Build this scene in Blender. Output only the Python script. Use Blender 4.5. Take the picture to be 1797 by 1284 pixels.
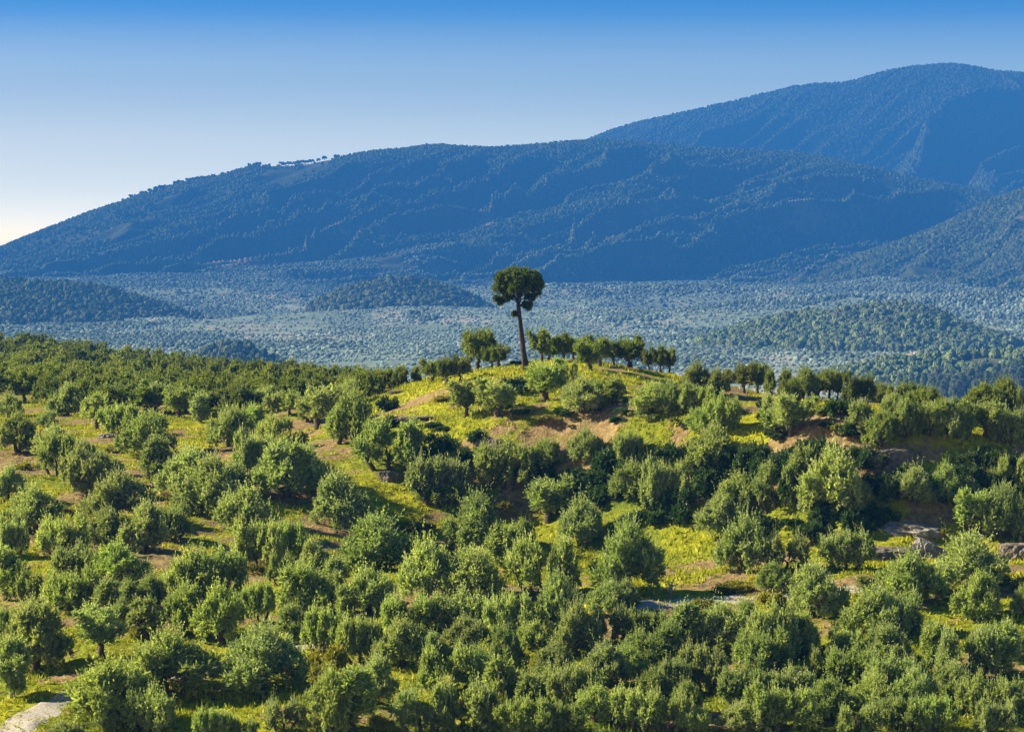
import bpy, math, random
import numpy as np
from mathutils import Matrix, Vector

for o in list(bpy.data.objects):
    bpy.data.objects.remove(o, do_unlink=True)
scene = bpy.context.scene
COL = scene.collection
R = math.radians

# ------------------------------------------------------------------ camera
K = 0.000196                      # tangent per photo pixel (photo 1797 x 1284)
CX, CY, HORIZON = 898.5, 642.0, 470.0
PITCH = math.atan((CY - HORIZON) * K)
cam_d = bpy.data.cameras.new("camera")
cam_d.sensor_width = 36.0
cam_d.lens = 36.0 / (1797 * K)
cam_d.clip_start, cam_d.clip_end = 1.0, 60000.0
cam = bpy.data.objects.new("camera", cam_d)
cam.rotation_euler = (R(90) - PITCH, 0, 0)
COL.objects.link(cam)
scene.camera = cam

# ------------------------------------------------------------------ sun, sky, exposure
SUN_ELEV, SUN_BACK = 30.0, 9.0           # degrees up; degrees behind the straight left
sv = Vector((-math.cos(R(SUN_ELEV)) * math.cos(R(SUN_BACK)),
             math.cos(R(SUN_ELEV)) * math.sin(R(SUN_BACK)), math.sin(R(SUN_ELEV))))
sun_d = bpy.data.lights.new("sun", 'SUN')
sun_d.energy = 5.0
sun_d.angle = R(0.5)
sun_d.color = (1.0, 0.88, 0.64)
sun = bpy.data.objects.new("sun", sun_d)
sun.rotation_euler = sv.to_track_quat('Z', 'Y').to_euler()
COL.objects.link(sun)

world = bpy.data.worlds.new("World")
scene.world = world
world.use_nodes = True
wn, wl = world.node_tree.nodes, world.node_tree.links
wn.clear()
w_out = wn.new('ShaderNodeOutputWorld')
w_bg = wn.new('ShaderNodeBackground')
w_sky = wn.new('ShaderNodeTexSky')
w_sky.sky_type = 'NISHITA'
w_sky.sun_disc = False
w_sky.sun_elevation = R(SUN_ELEV)
w_sky.sun_rotation = math.atan2(sv.x, sv.y)
w_sky.altitude = 600
w_sky.air_density, w_sky.dust_density, w_sky.ozone_density = 1.0, 2.5, 3.0
w_tc = wn.new('ShaderNodeTexCoord')
w_map = wn.new('ShaderNodeMapping')
w_map.vector_type = 'POINT'
w_map.inputs['Scale'].default_value = (1, 1, 7.0)     # a deep, quickly darkening sky above the ridge
w_map.inputs['Location'].default_value = (0, 0, 0.0)
w_hsv = wn.new('ShaderNodeHueSaturation')
w_hsv.inputs['Saturation'].default_value = 1.15
wl.new(w_tc.outputs['Generated'], w_map.inputs['Vector'])
wl.new(w_map.outputs['Vector'], w_sky.inputs['Vector'])
wl.new(w_sky.outputs['Color'], w_hsv.inputs['Color'])
w_sep = wn.new('ShaderNodeSeparateXYZ')
wl.new(w_tc.outputs['Generated'], w_sep.inputs[0])
w_ramp = wn.new('ShaderNodeValToRGB')            # dusty white air low over the ridges, clear blue above
GAIN = [(0.0, (5.6, 3.5, 1.9)), (0.0274, (6.6, 3.6, 1.65)), (0.045, (7.4, 3.9, 1.65)), (0.0666, (5.5, 3.35, 1.6)), (0.088, (0.65, 1.22, 1.25)), (0.12, (0.30, 0.55, 0.66)), (0.35, (0.30, 0.42, 0.46))]
while len(w_ramp.color_ramp.elements) < len(GAIN): w_ramp.color_ramp.elements.new(0.5)
for e_, (p_, c_) in zip(w_ramp.color_ramp.elements, GAIN):
    e_.position = p_; e_.color = tuple(v_ / 8 for v_ in c_) + (1,)
wl.new(w_sep.outputs['Z'], w_ramp.inputs['Fac'])
w_mul = wn.new('ShaderNodeVectorMath'); w_mul.operation = 'MULTIPLY'
wl.new(w_hsv.outputs['Color'], w_mul.inputs[0]); wl.new(w_ramp.outputs['Color'], w_mul.inputs[1])
w_gain = wn.new('ShaderNodeVectorMath'); w_gain.operation = 'SCALE'; w_gain.inputs['Scale'].default_value = 8.0
wl.new(w_mul.outputs[0], w_gain.inputs[0])
wl.new(w_gain.outputs[0], w_bg.inputs['Color'])
wl.new(w_bg.outputs['Background'], w_out.inputs['Surface'])
w_bg.inputs['Strength'].default_value = 0.104

scene.view_settings.view_transform = 'Standard'
scene.view_settings.look = 'None'
scene.view_settings.exposure = 1.78
scene.view_settings.gamma = 1.0
scene.render.engine = 'CYCLES'
cy = scene.cycles
cy.use_denoising = True
cy.max_bounces = 6
cy.diffuse_bounces = 2
cy.glossy_bounces = 1
cy.transmission_bounces = 3
cy.volume_bounces = 0
cy.transparent_max_bounces = 4
cy.sample_clamp_indirect = 4.0

HAZE_DENSITY, HAZE_COLOR = 1.35e-4, (0.03, 0.175, 0.575)


# ------------------------------------------------------------------ helpers
def tag(o, label=None, cat=None, group=None, kind=None):
    if label: o['label'] = label
    if cat: o['category'] = cat
    if group: o['group'] = group
    if kind: o['kind'] = kind
    return o


def np_mesh(name, V, F, mat, attrs=None, smooth=False):
    """V (n,3), F (m,3) or (m,4); attrs {name: (n,) values on the vertices}."""
    V = np.ascontiguousarray(V, dtype=np.float32)
    F = np.ascontiguousarray(F, dtype=np.int32)
    me = bpy.data.meshes.new(name)
    m, k = F.shape
    me.vertices.add(len(V))
    me.vertices.foreach_set('co', V.ravel())
    me.loops.add(m * k)
    me.loops.foreach_set('vertex_index', F.ravel())
    me.polygons.add(m)
    me.polygons.foreach_set('loop_start', np.arange(0, m * k, k, dtype=np.int32))
    me.polygons.foreach_set('use_smooth', np.full(m, smooth, dtype=bool))
    for an, av in (attrs or {}).items():
        a = me.attributes.new(an, 'FLOAT', 'POINT')
        a.data.foreach_set('value', np.ascontiguousarray(av, dtype=np.float32))
    me.materials.append(mat)
    me.update(calc_edges=True)
    return me


def link(name, me, parent=None):
    o = bpy.data.objects.new(name, me)
    COL.objects.link(o)
    if parent: o.parent = parent
    return o


def _hash(ix, iy, s):
    h = (ix.astype(np.int64) * 374761393 + iy.astype(np.int64) * 668265263 + s * 974711) & 0xFFFFFFFF
    h = ((h ^ (h >> 13)) * 1274126177) & 0xFFFFFFFF
    h = ((h ^ (h >> 16)) * 2246822519) & 0xFFFFFFFF
    return ((h ^ (h >> 15)) & 0xFFFFFF) / float(0xFFFFFF)


def vnoise(x, y, s=0):
    x = np.asarray(x, dtype=np.float64); y = np.asarray(y, dtype=np.float64)
    ix, iy = np.floor(x), np.floor(y)
    fx, fy = x - ix, y - iy
    fx = fx * fx * fx * (fx * (fx * 6 - 15) + 10); fy = fy * fy * fy * (fy * (fy * 6 - 15) + 10)
    a, b = _hash(ix, iy, s), _hash(ix + 1, iy, s)
    c, d = _hash(ix, iy + 1, s), _hash(ix + 1, iy + 1, s)
    return (a + (b - a) * fx) * (1 - fy) + (c + (d - c) * fx) * fy


def fbm(x, y, s=0, o=4, gain=0.5):
    """about -1..1"""
    x = np.asarray(x, dtype=np.float64); y = np.asarray(y, dtype=np.float64)
    t, a, n = 0.0, 1.0, 0.0
    for i in range(o):
        c, sn = math.cos(0.6 + i), math.sin(0.6 + i)
        t = t + a * (vnoise((x * c - y * sn) * 2 ** i, (x * sn + y * c) * 2 ** i, s + i * 17) * 2 - 1)
        n += a; a *= gain
    return t / n * 1.6


def sstep(a, b, x):
    t = np.clip((x - a) / (b - a), 0, 1)
    return t * t * (3 - 2 * t)


ca, sa = math.cos(PITCH), math.sin(PITCH)


def pix_dir(px, py):
    """Photo pixel -> world ray with depth (Y) 1."""
    u, v = (np.asarray(px, float) - CX) * K, -(np.asarray(py, float) - CY) * K
    dy = ca + v * sa
    return u / dy, (-sa + v * ca) / dy


def to_pix(X, Y, Z):
    f = Y * ca - Z * sa
    return CX + X / f / K, CY - (Y * sa + Z * ca) / f / K


def grid_faces(nr, nc):
    i = np.arange((nr - 1) * nc).reshape(nr - 1, nc)[:, :-1].ravel()
    return np.stack([i, i + 1, i + 1 + nc, i + nc], 1)


# ------------------------------------------------------------------ materials
class NT:
    def __init__(self, name):
        self.m = bpy.data.materials.new(name)
        self.m.use_nodes = True
        self.t = self.m.node_tree
        self.t.nodes.clear()
        self.out = self.n('ShaderNodeOutputMaterial')

    def n(self, typ, **kw):
        nd = self.t.nodes.new(typ)
        for k, v in kw.items(): setattr(nd, k, v)
        return nd

    def l(self, a, b): self.t.links.new(a, b)

    def noise(self, scale, detail=4, vec=None, rough=0.6, coord='Object'):
        nd = self.n('ShaderNodeTexNoise')
        nd.inputs['Scale'].default_value = scale
        nd.inputs['Detail'].default_value = detail
        nd.inputs['Roughness'].default_value = rough
        if vec is None:
            tc = self.n('ShaderNodeTexCoord'); vec = tc.outputs[coord]
        self.l(vec, nd.inputs['Vector'])
        return nd.outputs['Fac']

    def attr(self, name):
        nd = self.n('ShaderNodeAttribute'); nd.attribute_name = name
        return nd.outputs['Fac']

    def ramp(self, fac, stops):
        nd = self.n('ShaderNodeValToRGB')
        cr = nd.color_ramp
        while len(cr.elements) < len(stops): cr.elements.new(0.5)
        for e, (p, c) in zip(cr.elements, stops):
            e.position = p
            e.color = tuple(c) + (1,) if hasattr(c, '__len__') else (c, c, c, 1)
        self.l(fac, nd.inputs['Fac'])
        return nd.outputs['Color']

    def math(self, op, a, b=0.0, clamp=False):
        nd = self.n('ShaderNodeMath', operation=op, use_clamp=clamp)
        for i, x in enumerate((a, b)):
            if hasattr(x, 'is_linked'): self.l(x, nd.inputs[i])
            else: nd.inputs[i].default_value = x
        return nd.outputs[0]

    def mix(self, fac, a, b, mode='MIX'):
        nd = self.n('ShaderNodeMix', data_type='RGBA', blend_type=mode)
        for s, x in ((nd.inputs[0], fac), (nd.inputs[6], a), (nd.inputs[7], b)):
            if hasattr(x, 'is_linked'): self.l(x, s)
            elif hasattr(x, '__len__'): s.default_value = tuple(x) + (1,)
            else: s.default_value = x
        return nd.outputs[2]

    def diffuse(self, col, rough=0.9, spec=0.15, bump=None, bump_strength=0.5, bump_dist=0.1):
        p = self.n('ShaderNodeBsdfPrincipled')
        p.inputs['Roughness'].default_value = rough
        p.inputs['Specular IOR Level'].default_value = spec
        if hasattr(col, 'is_linked'): self.l(col, p.inputs['Base Color'])
        else: p.inputs['Base Color'].default_value = tuple(col) + (1,)
        if bump is not None:
            b = self.n('ShaderNodeBump')
            b.inputs['Strength'].default_value = bump_strength
            b.inputs['Distance'].default_value = bump_dist
            self.l(bump, b.inputs['Height'])
            self.l(b.outputs['Normal'], p.inputs['Normal'])
        return p.outputs[0]

    def done(self, sh):
        self.l(sh, self.out.inputs['Surface'])
        return self.m


def leaf_mat(name, dark, mid, light, transl, tfac=0.35, obj_var=0.0):
    t = NT(name)
    tone = t.attr('tone')
    c = t.ramp(tone, [(0.0, dark), (0.5, mid), (1.0, light)])
    oi = t.n('ShaderNodeObjectInfo')
    hs = t.n('ShaderNodeHueSaturation')
    t.l(c, hs.inputs['Color'])
    t.l(t.math('ADD', t.math('MULTIPLY', oi.outputs['Random'], 0.024), 0.486), hs.inputs['Hue'])
    r2 = t.math('FRACT', t.math('MULTIPLY', oi.outputs['Random'], 7.31))
    t.l(t.math('ADD', t.math('MULTIPLY', r2, 0.4), 0.8), hs.inputs['Value'])
    r3 = t.math('FRACT', t.math('MULTIPLY', oi.outputs['Random'], 13.7))
    t.l(t.math('ADD', t.math('MULTIPLY', r3, 0.25), 0.81), hs.inputs['Saturation'])
    d = t.diffuse(hs.outputs['Color'], 0.55, 0.25)
    tr = t.n('ShaderNodeBsdfTranslucent')
    t.l(t.mix(1.0, hs.outputs['Color'], transl, 'MULTIPLY'), tr.inputs['Color'])
    mx = t.n('ShaderNodeMixShader'); mx.inputs[0].default_value = tfac
    t.l(d, mx.inputs[1]); t.l(tr.outputs[0], mx.inputs[2])
    return t.done(mx.outputs[0])


M = {}
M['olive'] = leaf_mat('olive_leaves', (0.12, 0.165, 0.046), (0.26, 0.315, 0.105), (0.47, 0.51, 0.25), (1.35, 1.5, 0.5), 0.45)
M['crest'] = leaf_mat('backlit_olive_leaves', (0.06, 0.10, 0.020), (0.135, 0.18, 0.036), (0.27, 0.31, 0.08), (1.7, 1.7, 0.35), 0.42)  # darker olive leaf copy: backlit look of the crest trees put into colour
M['pine'] = leaf_mat('pine_needles', (0.035, 0.060, 0.012), (0.075, 0.11, 0.018), (0.14, 0.17, 0.03), (1.5, 1.6, 0.4), 0.32)
M['shrub'] = leaf_mat('shrub_leaves', (0.018, 0.042, 0.012), (0.042, 0.085, 0.020), (0.09, 0.135, 0.032), (1.3, 1.6, 0.5), 0.26)
M['broom'] = leaf_mat('broom_leaves', (0.13, 0.15, 0.012), (0.24, 0.24, 0.020), (0.36, 0.33, 0.03), (1.3, 1.3, 0.4), 0.30)
M['grass'] = leaf_mat('grass_blades', (0.12, 0.17, 0.008), (0.32, 0.33, 0.012), (0.52, 0.47, 0.025), (1.2, 1.2, 0.4), 0.25)
M['conifer'] = leaf_mat('conifer_needles', (0.08, 0.12, 0.08), (0.18, 0.22, 0.15), (0.32, 0.36, 0.26), (1.2, 1.4, 0.7), 0.2)


def _bark():
    t = NT('bark')
    n = t.noise(3.0, 6)
    return t.done(t.diffuse(t.ramp(n, [(0.3, (0.035, 0.027, 0.02)), (0.7, (0.16, 0.125, 0.09))]), 0.95, 0.1, n, 0.7, 0.08))


def _pine_bark():
    t = NT('pine_bark')
    tc = t.n('ShaderNodeTexCoord'); mp = t.n('ShaderNodeMapping'); mp.inputs['Scale'].default_value = (1, 1, 0.35)
    t.l(tc.outputs['Object'], mp.inputs['Vector'])
    n = t.noise(5.0, 6, mp.outputs['Vector'])
    return t.done(t.diffuse(t.ramp(n, [(0.35, (0.018, 0.013, 0.011)), (0.65, (0.085, 0.062, 0.046))]), 0.95, 0.1, n, 0.9, 0.12))


def _rock(name, a, b):
    t = NT(name)
    n, n2 = t.noise(0.9, 8), t.noise(5.0, 8)
    c = t.mix(t.ramp(n2, [(0.35, 0.0), (0.7, 1.0)]), a, b)
    c = t.mix(t.ramp(n, [(0.5, 0.0), (0.68, 0.6)]), c, (0.10, 0.10, 0.05))
    return t.done(t.diffuse(c, 0.95, 0.1, n2, 0.9, 0.15))


M['bark'], M['pine_bark'] = _bark(), _pine_bark()
M['pale_rock'] = _rock('pale_rock', (0.16, 0.148, 0.128), (0.34, 0.315, 0.275))
M['dark_rock'] = _rock('dark_rock', (0.10, 0.085, 0.07), (0.24, 0.20, 0.16))


def _ground():
    t = NT('grove_ground')
    soil, lush = t.attr('soil'), t.attr('lush')
    n1, n2, n3 = t.noise(0.35, 6), t.noise(1.6, 6), t.noise(7.0, 4)
    dirt = t.mix(t.ramp(n2, [(0.35, 0.0), (0.65, 1.0)]), (0.115, 0.075, 0.032), (0.29, 0.208, 0.092))
    dirt = t.mix(t.ramp(n3, [(0.4, 0.0), (0.75, 0.7)]), dirt, (0.40, 0.305, 0.145))
    g = t.mix(t.ramp(n2, [(0.32, 0.0), (0.68, 1.0)]), (0.17, 0.20, 0.010), (0.38, 0.37, 0.014))
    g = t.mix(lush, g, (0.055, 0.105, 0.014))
    g = t.mix(t.ramp(n3, [(0.5, 0.0), (0.8, 0.6)]), g, (0.40, 0.34, 0.05))
    n4 = t.noise(0.9, 7, rough=0.7)
    g = t.mix(t.ramp(n4, [(0.54, 0.0), (0.64, 0.85)]), g, (0.045, 0.065, 0.014))
    dirt = t.mix(t.ramp(n4, [(0.30, 0.75), (0.46, 0.0)]), dirt, (0.060, 0.042, 0.022))
    f = t.math('ADD', soil, t.math('MULTIPLY', t.math('SUBTRACT', n1, 0.5), 1.3))
    f = t.math('ADD', f, t.math('MULTIPLY', t.math('SUBTRACT', n2, 0.5), 0.9))
    f = t.ramp(f, [(0.42, 0.0), (0.60, 1.0)])
    col = t.mix(f, g, dirt)
    h = t.math('ADD', n2, t.math('MULTIPLY', n3, 0.4))
    return t.done(t.diffuse(col, 1.0, 0.05, h, 0.9, 0.35))


def _hill(name, tree_a, tree_b, bare, amount):
    t = NT(name)
    n1, n2, n3 = t.noise(0.0035, 6), t.noise(0.017, 6), t.noise(0.07, 4)
    c = t.mix(t.ramp(n2, [(0.35, 0.0), (0.65, 1.0)]), tree_a, tree_b)
    f = t.math('ADD', n1, t.math('MULTIPLY', t.math('SUBTRACT', n3, 0.5), 0.5))
    c = t.mix(t.ramp(f, [(0.62 - amount, 0.0), (0.70 - amount, 1.0)]), c, bare)
    return t.done(t.diffuse(c, 1.0, 0.0, n3, 0.6, 4.0))


M['ground'] = _ground()
M['mountain'] = _hill('mountain_scrub', (0.035, 0.048, 0.022), (0.08, 0.09, 0.04), (0.24, 0.18, 0.10), 0.04)
M['valley'] = _hill('valley_land', (0.15, 0.20, 0.15), (0.22, 0.27, 0.20), (0.34, 0.32, 0.25), 0.08)  # pale fields, paled and blued further to imitate low valley haze
M['woodfloor'] = _hill('wood_floor', (0.05, 0.065, 0.028), (0.11, 0.12, 0.05), (0.30, 0.24, 0.13), 0.03)


def _blob(name, a, b):
    t = NT(name)
    oi = t.n('ShaderNodeObjectInfo')
    c = t.ramp(oi.outputs['Random'], [(0.0, a), (0.7, b), (1.0, tuple(x * 1.5 for x in b))])
    n = t.noise(2.2, 4)
    c = t.mix(t.ramp(n, [(0.35, 0.55), (0.65, 0.0)]), c, tuple(x * 0.6 for x in a))
    return t.done(t.diffuse(c, 1.0, 0.0))


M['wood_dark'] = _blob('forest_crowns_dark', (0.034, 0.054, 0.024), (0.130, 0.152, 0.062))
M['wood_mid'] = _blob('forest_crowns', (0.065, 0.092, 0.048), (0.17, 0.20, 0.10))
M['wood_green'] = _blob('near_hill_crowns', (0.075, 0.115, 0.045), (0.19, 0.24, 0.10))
M['wood_hazed'] = _blob('haze_tinted_crowns', (0.095, 0.135, 0.10), (0.20, 0.25, 0.185))  # crown colour softened and blued to imitate haze
M['wood_haze_pale'] = _blob('haze_paled_crowns', (0.18, 0.24, 0.19), (0.33, 0.40, 0.32))  # crown colour lightened in place of thicker haze over the valley


def _path():
    t = NT('gravel_path')
    n, n2 = t.noise(0.8, 6), t.noise(6.0, 5)
    c = t.mix(t.ramp(n2, [(0.3, 0.0), (0.7, 1.0)]), (0.23, 0.21, 0.175), (0.42, 0.39, 0.345))
    c = t.mix(t.ramp(n, [(0.52, 0.0), (0.66, 0.8)]), c, (0.26, 0.23, 0.10))
    return t.done(t.diffuse(c, 1.0, 0.05, n2, 0.6, 0.08))


M['path'] = _path()

# ------------------------------------------------------------------ grove terrain (thin-plate through surveyed points)
CTRL = [  # photo pixel x, y, depth in metres
    (-300, 1700, 150), (300, 1700, 150), (900, 1700, 150), (1500, 1700, 150), (2100, 1700, 150),
    (-200, 1284, 192), (250, 1284, 190), (700, 1284, 190), (1150, 1284, 190), (1600, 1284, 190), (2000, 1284, 190),
    (-200, 1150, 212), (200, 1150, 211), (700, 1150, 210), (1150, 1150, 210), (1600, 1150, 209), (2000, 1150, 208),
    (-250, 1000, 246), (200, 1000, 246), (600, 1000, 246), (950, 1000, 243), (1300, 1000, 238), (1600, 1000, 234), (2000, 1000, 232),
    (0, 880, 283), (300, 870, 287), (600, 860, 292), (720, 850, 295), (860, 858, 292.5), (1000, 868, 290), (1100, 880, 284.5), (1250, 900, 278.5),
    (1400, 915, 270.5), (1550, 925, 266.5), (1700, 910, 268), (1900, 900, 268),
    (740, 745, 312), (860, 768, 297), (1000, 770, 295), (1100, 780, 290), (1250, 785, 285), (1400, 798, 277), (1550, 806, 273),
    (1700, 798, 274), (1900, 800, 274),
    (-200, 745, 360), (150, 745, 358), (400, 745, 357), (600, 748, 350), (680, 700, 355),
    (-200, 690, 480), (100, 690, 480), (350, 695, 460), (560, 700, 425),
    (830, 690, 335), (920, 700, 325), (1030, 690, 330), (1150, 710, 320), (1300, 735, 312), (1450, 748, 304), (1600, 750, 302), (1750, 752, 300),
    (820, 662, 352), (920, 640, 372), (1020, 636, 375), (1100, 645, 375), (1180, 660, 372), (1300, 690, 352), (1450, 702, 345), (1560, 715, 338), (1800, 722, 335), (2000, 725, 335),
    (-250, 640, 700), (0, 645, 690), (200, 655, 640), (400, 668, 560), (560, 676, 500), (680, 684, 440), (760, 690, 395),
    (-250, 664, 585), (0, 666, 585), (200, 672, 560), (330, 674, 590), (430, 672, 600), (480, 668, 560), (330, 655, 640), (200, 645, 700),
    (-250, 612, 820), (0, 615, 810), (150, 622, 780), (350, 640, 700), (520, 656, 600), (640, 668, 500), (740, 674, 430),
]
BACK = [  # behind the crest the land drops away: x pixel, depth, z
    (-300, 960, -50), (0, 960, -50), (200, 930, -52), (400, 850, -50), (560, 740, -46), (680, 600, -42), (760, 520, -38), (850, 450, -28),
    (950, 455, -27), (1080, 460, -29), (1200, 450, -32), (1350, 430, -32), (1500, 420, -33), (1700, 410, -34), (2000, 410, -34),
    (-300, 1150, -145), (200, 1150, -145), (700, 1150, -145), (1200, 1150, -145), (1700, 1150, -145), (2100, 1150, -145),
    (700, 800, -62), (1000, 700, -58), (1300, 700, -60), (1700, 700, -62), (2100, 700, -62),
]
pts, zs = [], []
for px, py, d in CTRL:
    a, b = pix_dir(px, py)
    pts.append((a * d, d)); zs.append(b * d)
for px, d, z in BACK:
    a, b = pix_dir(px, 640)
    pts.append((a * d, d)); zs.append(z)
P = np.array(pts) / 100.0
Zc = np.array(zs)


def _tps(r2): return -np.sqrt(r2 + 0.0025)


n_ = len(P)
A_ = np.zeros((n_ + 3, n_ + 3))
A_[:n_, :n_] = _tps(((P[:, None] - P[None]) ** 2).sum(-1)) + np.eye(n_) * 1e-3
A_[:n_, n_] = 1; A_[:n_, n_ + 1:] = P
A_[n_:, :n_] = A_[:n_, n_:].T
W_ = np.linalg.solve(A_, np.concatenate([Zc, np.zeros(3)]))


def ground_z(x, y, detail=True):
    x = np.asarray(x, float); y = np.asarray(y, float)
    shp = x.shape
    q = np.stack([x.ravel(), y.ravel()], 1) / 100.0
    out = np.empty(len(q))
    for i in range(0, len(q), 40000):
        c = q[i:i + 40000]
        out[i:i + 40000] = _tps(((c[:, None] - P[None]) ** 2).sum(-1)) @ W_[:n_] + W_[n_] + c @ W_[n_ + 1:]
    z = out.reshape(shp)
    if detail:
        amp = 1.0 - 0.6 * sstep(320, 380, y)
        z = z + amp * (0.34 * fbm(x / 8, y / 8, 3, 3) + 0.20 * fbm(x / 2.2, y / 1.6, 8, 3))
    return z


def hit(px, py, dmin=150, dmax=900):
    """Where the ray through a photo pixel first meets the grove ground (or grazes it)."""
    a, b = pix_dir(px, py)
    d = np.arange(dmin, dmax, 0.75)
    g = b * d - ground_z(a * d, d)
    i = np.nonzero(g < 0)[0]
    j = int(i[0]) if len(i) else int(np.argmin(g[d > 280]) + (d <= 280).sum())
    return float(a * d[j]), float(d[j]), float(ground_z(np.array([a * d[j]]), np.array([d[j]]))[0])


nr, nc = 900, 520
yy = np.concatenate([np.linspace(110, 180, 60, endpoint=False), np.linspace(180, 400, 560, endpoint=False), np.linspace(400, 1150, 280)])
aa = np.linspace(-0.27, 0.27, nc)
GY, GA = np.meshgrid(yy, aa, indexing='ij')
GX = GA * GY
GZ = ground_z(GX, GY)


def landcover(x, y, z):
    px, py = to_pix(x, y, z)
    s = 0.39 + 0.62 * fbm((x + y * 0.35) / 9, (y - x * 0.5) / 4.5, 21, 4)
    s = s + 0.22 * sstep(760, 500, px) * sstep(720, 780, py) * sstep(1120, 960, py)       # tilled brown terraces on the west side
    s = s + 0.22 * sstep(1020, 1100, px) * sstep(640, 650, py) * sstep(720, 690, py)      # dry track over the knoll
    s = s - 0.22 * sstep(1060, 1150, py)
    s = s - 0.30 * sstep(800, 850, px) * sstep(1100, 1020, px) * sstep(730, 690, py)      # flowery grass round the pine
    s = s - 0.22 * sstep(930, 1000, px) * sstep(850, 890, py) * sstep(1010, 960, py)  # soil turned greener here, standing in for shade below the bank
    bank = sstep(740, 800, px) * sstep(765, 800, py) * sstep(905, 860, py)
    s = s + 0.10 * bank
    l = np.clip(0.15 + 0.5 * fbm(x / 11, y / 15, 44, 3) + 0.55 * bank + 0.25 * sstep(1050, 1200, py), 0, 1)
    return np.clip(s, 0, 1), l


SO, LU = landcover(GX, GY, GZ)
gm = np_mesh('grove_ground', np.stack([GX, GY, GZ], -1).reshape(-1, 3), grid_faces(nr, nc), M['ground'],
             {'soil': SO.ravel(), 'lush': LU.ravel()}, smooth=True)
tag(link('ground', gm), 'grassy olive-grove slope with bare soil terraces and a knoll', kind='structure')


# gravel track in two visible stretches, laid a few centimetres proud
def path(pix, width):
    p = np.array([hit(*q)[:2] for q in pix])
    seg = np.concatenate([[0], np.cumsum(np.hypot(*np.diff(p, axis=0).T))])
    s = np.arange(0, seg[-1], 0.5)
    x, y = np.interp(s, seg, p[:, 0]), np.interp(s, seg, p[:, 1])
    for _ in range(6):
        x[1:-1] = (x[:-2] + x[1:-1] * 2 + x[2:]) / 4; y[1:-1] = (y[:-2] + y[1:-1] * 2 + y[2:]) / 4
    tx, ty = np.gradient(x), np.gradient(y)
    L = np.hypot(tx, ty); nx, ny = -ty / L, tx / L
    wv = width * (0.5 + 0.16 * fbm(s / 3, s * 0, 5, 3))
    rows = []
    for t in np.linspace(-1, 1, 9):
        xx, yy_ = x + nx * wv * t, y + ny * wv * t
        rows.append(np.stack([xx, yy_, ground_z(xx, yy_) + 0.10 * (1 - abs(t) ** 3) - 0.02], -1))
    return np_mesh('path', np.array(rows).reshape(-1, 3), grid_faces(9, len(s)), M['path'], smooth=True)


tag(link('path', path([(-20, 1330), (30, 1282), (75, 1250), (125, 1218), (230, 1192), (345, 1178), (400, 1166), (500, 1150), (600, 1134)], 3.0)), 'pale gravel track leaving by the lower left corner', kind='structure')
tag(link('path', path([(1095, 1066), (1140, 1058), (1200, 1060), (1270, 1056), (1340, 1052), (1470, 1038), (1560, 1034)], 3.4)), 'pale gravel track beside the dead stump at mid slope', kind='structure')

# ------------------------------------------------------------------ far land: valley, hills, mountains
FS = 1.8          # the far land was surveyed on a 1 : 1.8 map; these are its true distances
VAL_D = FS * np.array([900, 1200, 1500, 2000, 2800, 3800, 4300, 4800, 5600, 12000])
VAL_Z = FS * np.array([-72, -60, -53, -51, -44, -22, -12, 0, 8, 20])


def valley_z(x, y):
    z = np.interp(y, VAL_D, VAL_Z)
    x, y = x / FS, y / FS
    return z + FS * ((13 * fbm(x / 320, y / 300, 61, 3) + 14 * (0.5 - np.abs(vnoise(x / 190, y / 120, 62) * 2 - 1))) * sstep(1900, 2800, y) + 1.5 * fbm(x / 60, y / 60, 66, 3))


class Hill:
    def __init__(self, d, sil, wf, wb, base, spur=0, lam=200, skew=0.6, seed=0, pw=1.15, foot=1.0):
        self.foot = foot
        d, wf, wb, base, spur, lam = (v * FS for v in (d, wf, wb, base, spur, lam))
        self.d, self.wf, self.wb, self.base, self.spur, self.lam, self.skew, self.seed, self.pw = d, wf, wb, base, spur, lam, skew, seed, pw
        s = np.array(sil, float)
        a, b = pix_dir(s[:, 0], s[:, 1])
        self.sx, self.sz = a * d, b * d

    def ridge(self, x, y):
        L = self.lam
        w = fbm(x / (L * 2.2), y / (L * 2.2), self.seed + 5, 3)
        q = (x - self.skew * (y - self.d)) / L + 0.55 * w
        return 1 - np.abs((vnoise(q, y / (L * 7) + 3, self.seed) * 2 - 1)) ** 0.9

    def zc(self, x, y):
        t = np.where(y < self.d, (self.d - y) / self.wf, (y - self.d) / self.wb)
        return np.where(t >= 1, -500.0, self.z(x, y))

    def z(self, x, y):
        c = np.interp(x, self.sx, self.sz)
        for dx in (12, 26):
            c = (c * 2 + np.interp(x - dx * self.d / 5500, self.sx, self.sz) + np.interp(x + dx * self.d / 5500, self.sx, self.sz)) / 4
        t = np.where(y < self.d, (self.d - y) / self.wf, (y - self.d) / self.wb)
        t = np.clip(t, 0, 1)
        p = (1 - t ** self.pw) ** self.foot
        z = self.base + (c - self.base) * p
        if self.spur:
            L = self.lam
            w = fbm(x / (L * 2.2), y / (L * 2.2), self.seed + 5, 3)
            q = (x - self.skew * (y - self.d)) / L + 0.55 * w
            r = 1 - np.abs((vnoise(q, y / (L * 7) + 3, self.seed) * 2 - 1)) ** 0.9
            q2 = (x - self.skew * 1.5 * (y - self.d)) / (L * 0.33) + 0.7 * w
            r2 = 1 - np.abs((vnoise(q2, y / (L * 2.0), self.seed + 9) * 2 - 1))
            m = sstep(0.0, 0.22, t) * sstep(0.98, 0.55, t) * np.clip((c - self.base) / (200.0 * FS), 0.15, 1.2) * (y < self.d + 30 * FS)
            z = z - self.spur * m * (1.15 * (1 - r) + 0.40 * (1 - r2))
        return z + 0.0


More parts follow.
